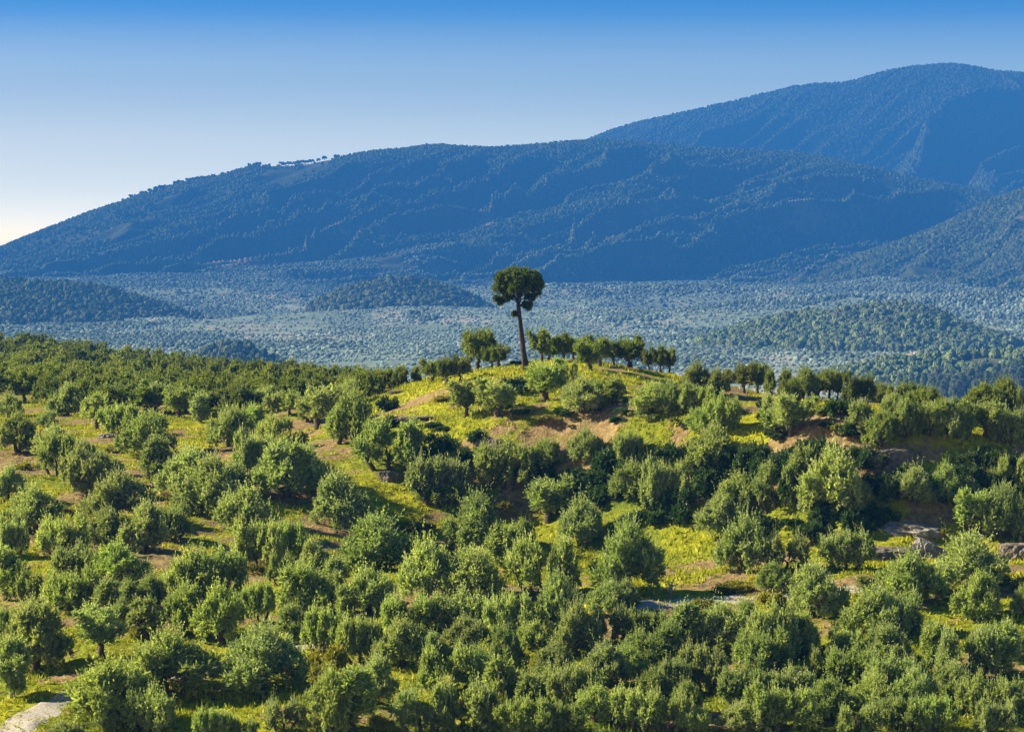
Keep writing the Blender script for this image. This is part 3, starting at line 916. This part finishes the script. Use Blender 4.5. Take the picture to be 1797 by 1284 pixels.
# the close-packed grove on the far western crest
random.seed(5)
cx_ = [-30, 0, 35, 135, 235, 335, 435, 520, 620]; cy_ = [612, 612, 612, 624, 634, 645, 652, 660, 672]
for r in range(10):
    px = -25 + random.uniform(0, 20)
    lim = np.interp(px, [0, 600], [0, 0])
    while px < 640:
        s = (27 + 3.4 * r)
        yb = np.interp(px, cx_, cy_) + 3 + r * 10.5 + r * r * 0.35 + random.uniform(-3, 3)
        ylim = np.interp(px, [0, 150, 300, 460, 600, 660], [712, 732, 734, 730, 708, 694])
        if yb < ylim:
            TREES.append([px, yb, s * random.uniform(0.95, 1.4), s * random.uniform(0.95, 1.3), random.choice(['vase', 'round', 'vase', 'round']), 'packed'])
        px += s * random.uniform(0.85, 1.25)

for t in TREES:
    if abs(t[0] - 1182) < 62 and t[1] > 1072 and t[1] - t[3] < 1070: t[3] = max(t[1] - 1071, 0)
    if abs(t[0] - 1300) < 40 and t[1] > 1066 and t[1] - t[3] < 1058: t[3] = max(t[1] - 1060, 0)
TREES = [t for t in TREES if t[3] > 25]
# drop near-duplicates
kept = []
for t in TREES:
    if any(abs(t[0] - q[0]) < 0.22 * (t[2] + q[2]) / 2 and abs(t[1] - q[1]) < 0.14 * (t[3] + q[3]) / 2 for q in kept): continue
    kept.append(t)
TREES = kept
TREES.sort(key=lambda q: -q[2] * q[3])
MASS = [t for t in TREES if t[5] == 'packed'][-(len(TREES) - 296):] if len(TREES) > 296 else []
TREES = [t for t in TREES if not any(t is m for m in MASS)]
print('TREES', len(TREES), len(MASS))


def empty(name, loc, scale=(1, 1, 1), rz=0.0):
    o = bpy.data.objects.new(name, None)
    o.empty_display_size = 0.5
    o.location = loc; o.scale = scale; o.rotation_euler = (0, 0, rz)
    COL.objects.link(o)
    return o


ORD = ['leftmost', 'second from the left', 'third from the left', 'fourth from the left', 'fifth from the left', 'sixth from the left', 'seventh from the left',
       'eighth from the left', 'ninth from the left', 'tenth from the left', 'eleventh from the left', 'twelfth from the left', 'thirteenth from the left',
       'fourteenth from the left', 'fifteenth from the left', 'sixteenth from the left', 'seventeenth from the left', 'eighteenth from the left', 'nineteenth from the left', 'twentieth from the left']
WHERE = {'knoll': 'on the grassy knoll below the pine', 'crest': 'on the skyline beside the lone pine', 'shoulder': 'on the slope dropping west of the knoll',
         'eastcrest': 'along the skyline east of the knoll', 'shelf': 'on the sunny shelf above the dark bank', 'terrace': 'on the shaded terrace below the bank'}


def looks(t, near):
    w, h, kd = t[2], t[3], t[4]
    a = w / h
    shape = {'vase': 'upright', 'slim': 'slender', 'low': 'low bushy', 'double': 'many-stemmed', 'round': 'rounded'}[kd]
    m = np.median([q[2] for q in near]) if near else w
    size = 'large' if w > 1.22 * m else 'small' if w < 0.8 * m else 'mid-sized'
    return size, shape


for t in TREES:
    if t[4] is None:
        a = t[2] / t[3]
        t[4] = 'double' if a > 1.22 else 'slim' if a < 0.72 else random.choice(['round', 'round', 'double'])

# rows for the two big slopes: bands of foot height, each cut in a west, middle and east run
cells = {}
BANDS = {'west': [(0, 740, 'top'), (740, 810, 'upper'), (810, 880, 'third'), (880, 935, 'fourth'), (935, 2000, 'lowest')],
         'front': [(0, 1000, 'highest'), (1000, 1055, 'second'), (1055, 1105, 'third'), (1105, 1160, 'fourth'), (1160, 1225, 'fifth'), (1225, 2000, 'bottom')]}
for t in TREES:
    z = t[5]
    if z == 'west':
        b = [q[2] for q in BANDS['west'] if q[0] <= t[1] < q[1]][0]
        key = ('west', f'in the {b} row, brown western slope')
    elif z == 'front':
        b = [q[2] for q in BANDS['front'] if q[0] <= t[1] < q[1]][0]
        sct = 'western' if t[0] < 600 else 'middle' if t[0] < 1200 else 'eastern'
        key = ('front', f'in the {b} row, {sct} front grove')
    elif z == 'packed':
        key = ('packed', '')
    elif z == 'terrace':
        key = (z, 'on the terrace under the pine knoll' if t[0] < 1180 else 'below the dark eastern bank')
    elif z in ('eastcrest', 'shelf'):
        key = (z, WHERE[z])
    else:
        key = (z, WHERE[z])
    cells.setdefault(key, []).append(t)

for key, ts in cells.items():
    ts.sort(key=lambda q: q[0])
    for i, t in enumerate(ts):
        size, shape = looks(t, ts)
        if key[0] == 'packed':
            lb, gp = 'small dark olive tree packed close on the far western crest', 'olive trees packed on the far western crest'
        else:
            o_ = ORD[i] if i < len(ORD) and i < len(ts) - 1 else ('rightmost' if i == len(ts) - 1 and i else ORD[min(i, 19)])
            lb = f'{size} {shape} olive, {o_} {key[1]}'
            gp = {'front': 'olive trees of the front grove', 'west': 'olive trees of the brown western slope', 'terrace': 'olive trees below the bank', 'knoll': 'olive trees on the knoll',
                  'crest': 'olive trees beside the pine', 'shoulder': 'olive trees on the western shoulder', 'eastcrest': 'olive trees along the eastern skyline', 'shelf': 'olive trees on the eastern shelf'}[key[0]]
        px, py, w, h = t[:4]
        X, Y, Z = hit(px, py)
        jt = random.uniform(0.84, 1.2) if key[0] in ('crest', 'eastcrest') else random.uniform(0.93, 1.08)
        big = 1.12 if key[0] == 'west' else 1.04
        mw, mh = big * w * K * Y, jt * (0.5 + 0.5 * big) * h * K * Y
        j = random.randrange(len(OLIVE[t[4]]))
        lit = 'crest' if key[0] in ('packed', 'crest', 'eastcrest', 'shoulder') else 'olive'  # crest zones take the darker leaf copy coloured as backlit
        dep = mw if t[4] != 'double' else mw * 0.7
        rz = random.choice([0, math.pi]) + random.uniform(-.35, .35) if t[4] == 'double' else random.uniform(0, 6.283)
        root = empty('olive_tree', (X, Y + (0.03 * dep if key[0] in ('terrace', 'packed') else 0.15 * dep), 0), (mw, dep, mh), rz)
        root.location.z = float(ground_z(np.array([X]), np.array([root.location.y]))[0]) if key[0] not in ('crest', 'eastcrest') else Z
        if key[0] in ('crest', 'eastcrest'): root.location.y = Y
        tag(root, lb, 'olive tree', gp)
        link('trunk', OLIVE[t[4]][j]['trunk'], root)
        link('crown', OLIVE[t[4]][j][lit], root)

# the smallest crowns of the packed far grove read as one mass
random.seed(17)
light = [make_olive(kd, 900 + i, 20, 8, 1.7) for i, kd in enumerate(('vase', 'round', 'vase', 'round', 'double'))]
Vs, Fs, Ts, tV, tF, o1, o2 = [], [], [], [], [], 0, 0
for t in MASS:
    X, Y, Z = hit(t[0], t[1])
    V, F, tone, tv, tf = random.choice(light)
    a = random.uniform(0, 6.283); c, sn = math.cos(a), math.sin(a)
    sc = np.array([t[2] * K * Y, t[2] * K * Y, t[3] * K * Y * random.uniform(.9, 1.1)])
    rot = np.array([[c, sn, 0], [-sn, c, 0], [0, 0, 1]])
    Vs.append((V @ rot) * sc + [X, Y, Z]); Fs.append(F + o1); Ts.append(np.clip(tone + random.uniform(-.15, .15), 0, 1)); o1 += len(V)
    tV.append((tv @ rot) * sc + [X, Y, Z]); tF.append(tf + o2); o2 += len(tv)
gr = empty('olive_grove', (0, 0, 0))
tag(gr, 'far olive grove whose small crowns merge on the western crest', None, None, 'stuff')
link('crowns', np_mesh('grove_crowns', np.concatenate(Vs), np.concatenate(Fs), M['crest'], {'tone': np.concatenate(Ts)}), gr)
link('trunks', np_mesh('grove_trunks', np.concatenate(tV), np.concatenate(tF), M['bark'], smooth=True), gr)

# ------------------------------------------------------------------ the lone umbrella pine
def make_pine():
    rng = np.random.default_rng(77)
    X, Y, Z = hit(921, 651)
    u = K * Y                                   # metres per photo pixel there
    root = empty('pine_tree', (X, Y, Z - 0.15))
    tag(root, 'tall lone umbrella pine with a bare leaning trunk on top of the knoll', 'pine tree')
    q = lambda px, py: np.array([(px - 921) * u, 0.0, (651 - py) * u])
    # trunk
    p = np.array([q(923, 656), q(921.5, 640), q(919, 615), q(916, 590), q(913, 565), q(910, 540), q(909, 522), q(907, 505), q(906, 488)])
    tv, tf = tube(p, np.array([7.2, 5.9, 5.1, 4.5, 3.9, 3.2, 2.7, 2.1, 1.4]) * u, 12, rng)
    parts = [(tv, tf)]
    lobes = []
    # umbrella crown: lobes over a flattened dome
    cx, cz = 909.0, 497.0
    for i in range(46):
        for _ in range(60):
            an = rng.uniform(0, 6.283); ro = math.sqrt(rng.random()) * 39
            top = 25 * math.sqrt(max(0, 1 - (ro / 47) ** 2))
            hh = rng.uniform(-9 - 0.0 * ro, top)
            c = np.array([(cx - 921 + math.cos(an) * ro) * u, math.sin(an) * ro * u, (651 - cz + hh - 2) * u])
            if all(np.linalg.norm(c - l[:3]) > 7.2 * u for l in lobes): break
        lobes.append((*c, rng.uniform(6.5, 9.5) * u))
    lobes += [(*(q(936, 492)), 10 * u), (*(q(884, 488)), 9 * u), (*(q(902, 478)), 9 * u), (*(q(922, 482)), 9 * u), (*q(906, 500), 9 * u),
              (*q(926, 507), 8 * u), (*q(942, 510), 7 * u), (*q(934, 518), 5.5 * u), (*q(946, 517), 4 * u)]
    lobes = np.array(lobes)
    V, F, tone = leaf_cloud(rng, lobes, 70, 9, 0.30, 0.035, up=0.3)
    crown = (V, F, tone)
    for l in lobes[rng.permutation(len(lobes))[:22]]:
        s = p[rng.integers(5, 8)]
        parts.append(limb(rng, s, l[:3], 1.4 * u, 0.5 * u, 6, 0.10, 6))
    low = [  # ragged lower branches with tufts
        ([q(909, 527), q(895, 523), q(880, 526)], [(872, 524, 5), (877, 529, 4.5), (884, 526, 4.5), (891, 521, 5), (888, 515, 5), (897, 518, 5)]),
        ([q(911, 534), q(920, 533), q(926, 536)], [(922, 534, 3.8), (927, 538, 3.8), (930, 534, 3)]),
        ([q(912, 553), q(907, 551), q(904, 551)], [(903, 551, 2.8)]),
        ([q(910, 528), q(922, 520), q(936, 515)], [(926, 520, 4.2), (934, 522, 3.5)]),
    ]
    link('trunk', np_mesh('pine_trunk', *join(parts), M['pine_bark'], smooth=True), root)
    link('crown', np_mesh('pine_crown', V, F, M['pine'], {'tone': tone}), root)
    for line, tufts in low:
        bv, bf = tube(np.array(line), np.array([1.3, 0.9, 0.4]) * u, 6, rng)
        b = link('branch', np_mesh('pine_branch', bv, bf, M['pine_bark'], smooth=True), root)
        lb = np.array([(*(q(a, c) + [0, rng.normal(0, 3 * u), 0]), r * u) for a, c, r in tufts])
        V, F, tone = leaf_cloud(rng, lb, 80, 9, 0.28, 0.035, up=0.25)
        link('needles', np_mesh('pine_needles', V, F, M['pine'], {'tone': tone}), b)
    for px, py in ((912, 565), (913, 575), (914, 583), (914, 592)):   # snapped stubs on the sunny side
        bv, bf = limb(rng, q(px + 3, py), q(px - 3, py - 2), 0.9 * u, 0.5 * u, 4, 0.05, 6)
        link('branch_stub', np_mesh('pine_stub', bv, bf, M['pine_bark']), root)


make_pine()

# ------------------------------------------------------------------ shrubs
SHRUB = []
for i in range(5):
    rng = np.random.default_rng(300 + i)
    lobes = [(rng.normal(0, .55), rng.normal(0, .55), rng.uniform(.25, .75), rng.uniform(.35, .6)) for _ in range(11)]
    SHRUB.append(leaf_cloud(rng, np.array(lobes), 40, 9, 0.17, 0.05, up=0.4))
SH_ME = {m: [np_mesh('shrub_leaves', V, F, M[m], {'tone': t}) for V, F, t in SHRUB] for m in ('shrub', 'broom', 'olive')}


def shrub(px, py, w, h, mat, name, label, group, cat='shrub'):
    X, Y, Z = hit(px, py)
    o = link(name, random.choice(SH_ME[mat]))
    s = w * K * Y / 2.2
    o.location = (X, Y, Z - 0.1); o.scale = (s, s, h * K * Y / 1.35); o.rotation_euler = (0, 0, random.uniform(0, 6.28))
    return tag(o, label, cat, group)


random.seed(21)
bank_x = [750, 860, 1000, 1100, 1250, 1400, 1550, 1700, 1800]
bank_t = [772, 785, 785, 790, 797, 810, 822, 815, 815]
bank_b = [850, 855, 860, 875, 890, 905, 905, 890, 890]
for i in range(250):
    if (i < 120 and i % 5 < 2) or (120 <= i < 185 and i % 4) or (i >= 185 and i % 3 == 0): continue
    px = random.uniform(735, 1800) if i < 120 else random.uniform(1180, 1800) if i < 185 else random.uniform(960, 1560)
    f = random.random() if i < 185 else random.uniform(1.0, 1.55)
    if 845 < px < 905 and 0.15 < f < 0.6: continue
    if 1535 < px < 1600 and f < 0.45: continue
    if 980 < px < 1010 and f > 0.3: continue
    py = np.interp(px, bank_x, bank_t) * (1 - f) + np.interp(px, bank_x, bank_b) * f
    w = random.uniform(22, 58) if i < 185 else random.uniform(20, 46)
    side = px < 1180
    shrub(px, py, w, w * random.uniform(0.55, 0.85), 'shrub', 'shrub',
          'dark green shrub in the shady thicket on the bank under the pine knoll' if side else 'dark green shrub in the long shady thicket along the eastern bank',
          'shrubs on the bank under the knoll' if side else 'shrubs along the eastern bank')
for i in range(34):
    px = random.uniform(740, 1500); py = np.interp(px, [740, 920, 1150, 1500], [705, 662, 668, 728]) + random.uniform(0, 1) ** 0.8 * 75
    w = random.uniform(12, 32)
    shrub(px, py, w, w * random.uniform(0.35, 0.6), random.choice(['shrub', 'shrub', 'olive']), 'shrub', 'low rough shrub in the yellow grass of the knoll and eastern shelf', 'low shrubs over the knoll')
for px, py, w, h, lb in (
        (681, 722, 32, 30, 'round dark shrub at the west edge of the knoll'), (680, 752, 40, 22, 'flat dark shrub just under the western knoll edge'),
        (905, 632, 18, 8, 'tiny dark bush beside the foot of the lone pine'), (905, 690, 46, 30, 'dark shrub in shade below the pine foot'),
        (1475, 730, 40, 30, 'leafy green shrub among yellow grass east of the paired trees'), (1495, 770, 50, 25, 'broad low green shrub on the yellow shelf'),
        (1080, 745, 26, 14, 'small dark shrub on the knoll slope'), (990, 735, 40, 16, 'low dark shrub beside bare earth on the knoll')):
    shrub(px, py, w, h, 'shrub', 'shrub', lb, None)
for px, py, w, h in ((520, 785, 50, 30), (200, 795, 45, 14), (560, 835, 50, 25), (730, 930, 60, 16), (880, 893, 50, 16), (560, 862, 40, 18), (120, 905, 40, 16), (40, 825, 30, 12),
                     (590, 1180, 50, 45), (560, 1195, 40, 30), (780, 1150, 40, 30), (1080, 1235, 55, 30), (950, 1180, 45, 28), (1240, 1070, 45, 20), (1360, 1070, 50, 28), (1290, 1040, 60, 20),
                     (1665, 1045, 60, 22), (1790, 1028, 60, 22), (1425, 1150, 45, 22), (1640, 1200, 40, 25), (880, 1240, 35, 25), (1290, 1265, 60, 30), (1490, 1290, 40, 35), (670, 1280, 45, 30),
                     (1660, 945, 20, 14), (1720, 1130, 40, 25), (240, 1120, 35, 20), (460, 1010, 35, 22), (1480, 760, 40, 14), (1240, 715, 26, 12), (960, 740, 50, 10), (830, 690, 60, 14), (780, 705, 50, 12)):
    shrub(px, py, w, h, 'broom', 'broom_shrub', 'bright yellow-green broom shrub glowing between the olive trees', 'yellow broom shrubs', 'shrub')

# ------------------------------------------------------------------ rocks, dead stump
import bmesh
from mathutils import noise as mn


def rock_mesh(seed, mat, rough=0.35, flat=0.6):
    bm = bmesh.new()
    bmesh.ops.create_icosphere(bm, subdivisions=5, radius=1.0)
    off = Vector((seed * 3.1, seed * 1.7, seed * 0.9))
    for v in bm.verts:
        d = v.co.normalized()
        f = 1 + rough * mn.fractal(d * 1.3 + off, 0.9, 2.0, 5) + 0.10 * mn.ridged_multi_fractal(d * 3 + off, 1.0, 2.0, 4, 1.0, 2.0) - 0.12
        v.co = d * f
        if v.co.z > flat: v.co.z = flat + (v.co.z - flat) * 0.25
    me = bpy.data.meshes.new('rock'); bm.to_mesh(me); bm.free()
    me.materials.append(mat)
    return me


def rock(px, py, w, h, mat, seed, label, tilt=0.0, depth=0.7, name='rock'):
    X, Y, Z = hit(px, py)
    o = link(name, rock_mesh(seed, M[mat]))
    s = w * K * Y / 2
    o.scale = (s, s * depth, h * K * Y / 1.15)
    o.location = (X, Y + s * depth * 0.6, Z + 0.1 * h * K * Y)
    o.rotation_euler = (0, tilt, random.uniform(-.3, .3))
    return tag(o, label, 'rock')


random.seed(3)
rock(1612, 938, 120, 23, 'pale_rock', 1, 'broad pale slab of rock lying on the shaded eastern terrace', 0.12, 0.6)
rock(1632, 982, 62, 36, 'pale_rock', 2, 'tilted grey rock edge just below the broad pale slab', 0.45, 0.5)
rock(1550, 985, 110, 26, 'dark_rock', 3, 'brown rocky ledge between slab and rounded small olive')
rock(1795, 985, 80, 44, 'dark_rock', 4, 'large dark rock face at the eastern frame edge')
rock(1440, 1184, 34, 15, 'pale_rock', 5, 'small grey boulder in grass between front olive trees')
rock(683, 846, 46, 24, 'dark_rock', 7, 'lichen-grey rock at the foot of the big western terrace olive')
rock(868, 800, 66, 30, 'dark_rock', 8, 'grey rock face in the bank under the pine knoll', 0.1, 0.4)
rock(1568, 826, 70, 46, 'dark_rock', 9, 'bare crumbling rock face in the dark eastern bank', 0, 0.4)
rock(188, 768, 34, 10, 'pale_rock', 10, 'flat grey rock on the brown western slope')
rock(1693, 722, 24, 20, 'pale_rock', 11, 'pale domed boulder on the skyline behind eastern olives')
rock(735, 740, 90, 12, 'dark_rock', 13, 'long dark stone outcrop on the west side of the knoll')
rock(700, 690, 34, 6, 'dark_rock', 14, 'low pale stone ledge left of the knoll path')
rock(1090, 690, 26, 8, 'dark_rock', 15, 'pale flat stone on the knoll beside the bright young tree')

rngd = np.random.default_rng(9)
X, Y, Z = hit(1174, 1052)
u = K * Y
st = empty('dead_stump', (X, Y, Z))
tag(st, 'bleached dead olive stump standing by the gravel track', 'stump')
link('trunk', np_mesh('stump_trunk', *join([limb(rngd, (0, 0, -.3), (4 * u, 0, 22 * u), 3.4 * u, 2.2 * u, 7, .1, 9)]), M['pale_rock'], smooth=True), st)
for e in ((12, 2, 38), (-7, -2, 34), (16, -3, 26)):
    link('branch', np_mesh('stump_branch', *limb(rngd, (3.6 * u, 0, 20 * u), (e[0] * u, e[1] * u, e[2] * u), 1.8 * u, 0.5 * u, 6, .14, 6), M['pale_rock'], smooth=True), st)

# ------------------------------------------------------------------ grass (stuff)
rng = np.random.default_rng(5)
n = 120000
gy = np.sqrt(rng.uniform(165 ** 2, 430 ** 2, n)); ga = rng.uniform(-0.2, 0.2, n)
gx = ga * gy
gz = ground_z(gx, gy)
so, lu = landcover(gx, gy, gz)
keep = (so + 0.5 * fbm(gx / 3, gy / 3, 90, 3) < 0.46)
gx, gy, gz, lu = gx[keep], gy[keep], gz[keep], lu[keep]
n = len(gx)
nb = 4
b = np.stack([gx, gy, gz - 0.03], -1)[:, None] + rng.normal(0, .16, (n, nb, 3)) * [1, 1, 0]
h = rng.uniform(.14, .40, (n, nb, 1)) * (1 + 0.5 * fbm(gx / 5, gy / 5, 91, 2))[:, None, None]
an = rng.uniform(0, 6.283, (n, nb))
sdv = np.stack([np.cos(an), np.sin(an), an * 0], -1) * rng.uniform(.05, .11, (n, nb, 1))
tipv = b + np.concatenate([rng.normal(0, .12, (n, nb, 2)), h], -1)
q = np.stack([b - sdv, b + sdv, tipv], 2).reshape(-1, 3)
tn = np.clip(0.62 - 0.55 * lu[:, None] + rng.normal(0, .15, (n, nb)), 0, 1)
tag(link('grass', np_mesh('grass', q, np.arange(len(q)).reshape(-1, 3), M['grass'], {'tone': np.repeat(tn.ravel(), 3)})),
    'yellow-green grass growing in patches between the olive trees', kind='stuff')

# ------------------------------------------------------------------ conifers on the near hill, skyline trees, sheds
def make_conifer(seed):
    rng = np.random.default_rng(seed)
    lobes = []
    for zz in np.arange(1.0, 9.6, 0.55):
        w = 1.5 * (1 - zz / 10.5) + 0.15
        for k in range(4):
            an = rng.uniform(0, 6.283)
            lobes.append((math.cos(an) * w, math.sin(an) * w, zz, 0.35 + 0.45 * w))
    V, F, tone = leaf_cloud(rng, np.array(lobes), 22, 6, 0.5, 0.10, up=0.1)
    tv, tf = tube(np.array([(0, 0, -1), (0.05, 0, 4), (0, 0, 9.6)]), [0.25, .18, .05], 7)
    return np_mesh('conifer_crown', V, F, M['conifer'], {'tone': tone}), np_mesh('conifer_trunk', tv, tf, M['bark'])


CON = [make_conifer(500 + i) for i in range(4)]
random.seed(8)
crow = [(1650, 700, 44), (1662, 706, 50), (1676, 712, 56), (1690, 704, 50), (1704, 700, 54), (1718, 690, 48), (1733, 700, 50), (1748, 694, 52), (1762, 702, 56), (1778, 690, 52), (1792, 700, 58),
        (1635, 694, 40), (1622, 690, 36), (1645, 680, 34), (1672, 684, 38), (1698, 680, 36), (1724, 672, 36), (1752, 674, 36), (1783, 668, 38), (1655, 720, 50), (1683, 726, 50), (1712, 722, 52),
        (1600, 684, 30), (1580, 682, 28), (1560, 684, 26)]
yr = np.arange(1235 * FS, 1440 * FS, 3.0)
for px, py, h in crow:
    a, b_ = pix_dir(px, py)
    g = b_ * yr - far_z(a * yr, yr)
    i = int(np.argmax(g < 0)) if (g < 0).any() else 0
    Y = yr[i]; X = a * Y; Z = float(far_z(np.array([X]), np.array([Y]))[0])
    s = h * K * Y / 10.0
    c = random.choice(CON)
    rt = empty('conifer', (X, Y, Z), (s * 1.15, s * 1.15, s), random.uniform(0, 6.28))
    tag(rt, 'tall hazy conifer on the near hill behind the eastern skyline olives', 'conifer', 'conifers on the near hill')
    link('crown', c[0], rt); link('trunk', c[1], rt)

rngs = np.random.default_rng(31)
SKY = []
for i in range(3):
    lobes = np.array([(rngs.normal(0, .34), rngs.normal(0, .34), 0.78 + rngs.normal(0, .07), rngs.uniform(.16, .26)) for _ in range(9)])
    V, F, tone = leaf_cloud(rngs, lobes, 26, 5, 0.16, 0.05, up=0.1)
    tv, tf = tube(np.array([(0, 0, -.3), (0.02, 0, .4), (0, 0, .8)]), [.05, .045, .03], 6)
    Va, Fa = join([(V, F), (tv, tf)])
    SKY.append(np_mesh('ridge_tree', Va, Fa, M['pine'], {'tone': np.concatenate([tone, np.full(len(tv), .2)])}))
sil = [(231, 352), (250, 343), (262, 340), (273, 334), (282, 331), (289, 329), (308, 326), (313, 325), (320, 323), (330, 321), (340, 319), (348, 317), (356, 316), (363, 315), (367, 314), (375, 313), (391, 311),
       (437, 293), (447, 292), (452, 292), (494, 293), (500, 292), (507, 292), (517, 292), (522, 292), (527, 291), (534, 290), (540, 289), (547, 288), (560, 285), (570, 282), (590, 278)]
for i, (px, py) in enumerate(sil):
    a, b_ = pix_dir(px, py)
    X = a * MAIN.d
    Z = float(MAIN.z(np.array([X]), np.array([MAIN.d]))[0])
    o = link('ridge_tree', SKY[i % 3])
    s = random.uniform(10, 14)
    o.location = (X, MAIN.d + random.uniform(-6, 6), Z - 0.8); o.scale = (s * random.uniform(.8, 1.25), s, s); o.rotation_euler = (0, 0, random.uniform(0, 6))
    tag(o, 'tiny dark umbrella tree standing out on the long mountain ridge line', 'tree', 'trees along the mountain ridge')


def shed(px, py, w, h, label):
    a, b_ = pix_dir(px, py)
    Y = 1425.0 * FS
    X = a * Y; Z = b_ * Y
    rt = empty('farm_shed', (X, Y, Z)); tag(rt, label, 'shed')
    hw, hd, hh = w * K * Y / 2, w * K * Y / 2, h * K * Y * .65
    m1 = NT('lime_wall'); m1 = m1.done(m1.diffuse(m1.mix(m1.noise(1.5), (0.6, 0.56, 0.48), (0.8, 0.77, 0.7)), 0.9))
    m2 = NT('clay_roof'); m2 = m2.done(m2.diffuse(m2.mix(m2.noise(3), (0.45, 0.33, 0.24), (0.6, 0.48, 0.38)), 0.9))
    m3 = NT('door_wood'); m3 = m3.done(m3.diffuse((0.08, 0.05, 0.03), 0.8))
    V = np.array([(-hw, -hd, -1.5), (hw, -hd, -1.5), (hw, hd, -1.5), (-hw, hd, -1.5), (-hw, -hd, hh), (hw, -hd, hh), (hw, hd, hh), (-hw, hd, hh)])
    F = np.array([(0, 1, 5, 4), (1, 2, 6, 5), (2, 3, 7, 6), (3, 0, 4, 7)])
    link('wall', np_mesh('shed_wall', V, F, m1), rt)
    e, t = 1.15, h * K * Y
    V = np.array([(-hw * e, -hd * e, hh), (hw * e, -hd * e, hh), (hw * e, hd * e, hh), (-hw * e, hd * e, hh), (-hw * e, 0, t), (hw * e, 0, t)])
    F = [(0, 1, 5, 4), (2, 3, 4, 5), (3, 0, 4, 4), (1, 2, 5, 5)]
    me = bpy.data.meshes.new('shed_roof'); me.from_pydata(V.tolist(), [], [(0, 1, 5, 4), (2, 3, 4, 5), (3, 0, 4), (1, 2, 5)]); me.materials.append(m2)
    link('roof', me, rt)
    V = np.array([(-hw * .25, -hd - .03, -1), (hw * .25, -hd - .03, -1), (hw * .25, -hd - .03, hh * .8), (-hw * .25, -hd - .03, hh * .8)])
    link('door', np_mesh('shed_door', V, np.array([(0, 1, 2, 3)]), m3), rt)


shed(1596, 628, 9, 8, 'small pale farm shed on the wooded near hill, lower of the two')
shed(1608, 625, 8, 9, 'small pale farm shed on the wooded near hill, upper of the two')

# ------------------------------------------------------------------ haze
hz = NT('haze_air')
pv = hz.n('ShaderNodeVolumePrincipled')
pv.inputs['Color'].default_value = HAZE_COLOR + (1,)
pv.inputs['Density'].default_value = HAZE_DENSITY
pv.inputs['Anisotropy'].default_value = 0.0
hz.l(pv.outputs[0], hz.out.inputs['Volume'])
x0, x1, y0, y1, z0, z1 = -5200, 5200, -200, 13700, -156, 900
V = np.array([(x0, y0, z0), (x1, y0, z0), (x1, y1, z0), (x0, y1, z0), (x0, y0, z1), (x1, y0, z1), (x1, y1, z1), (x0, y1, z1)])
F = np.array([(3, 2, 1, 0), (4, 5, 6, 7), (0, 1, 5, 4), (1, 2, 6, 5), (2, 3, 7, 6), (3, 0, 4, 7)])
tag(link('haze', np_mesh('haze', V, F, hz.m)), 'pale blue haze filling the valley air', kind='stuff')
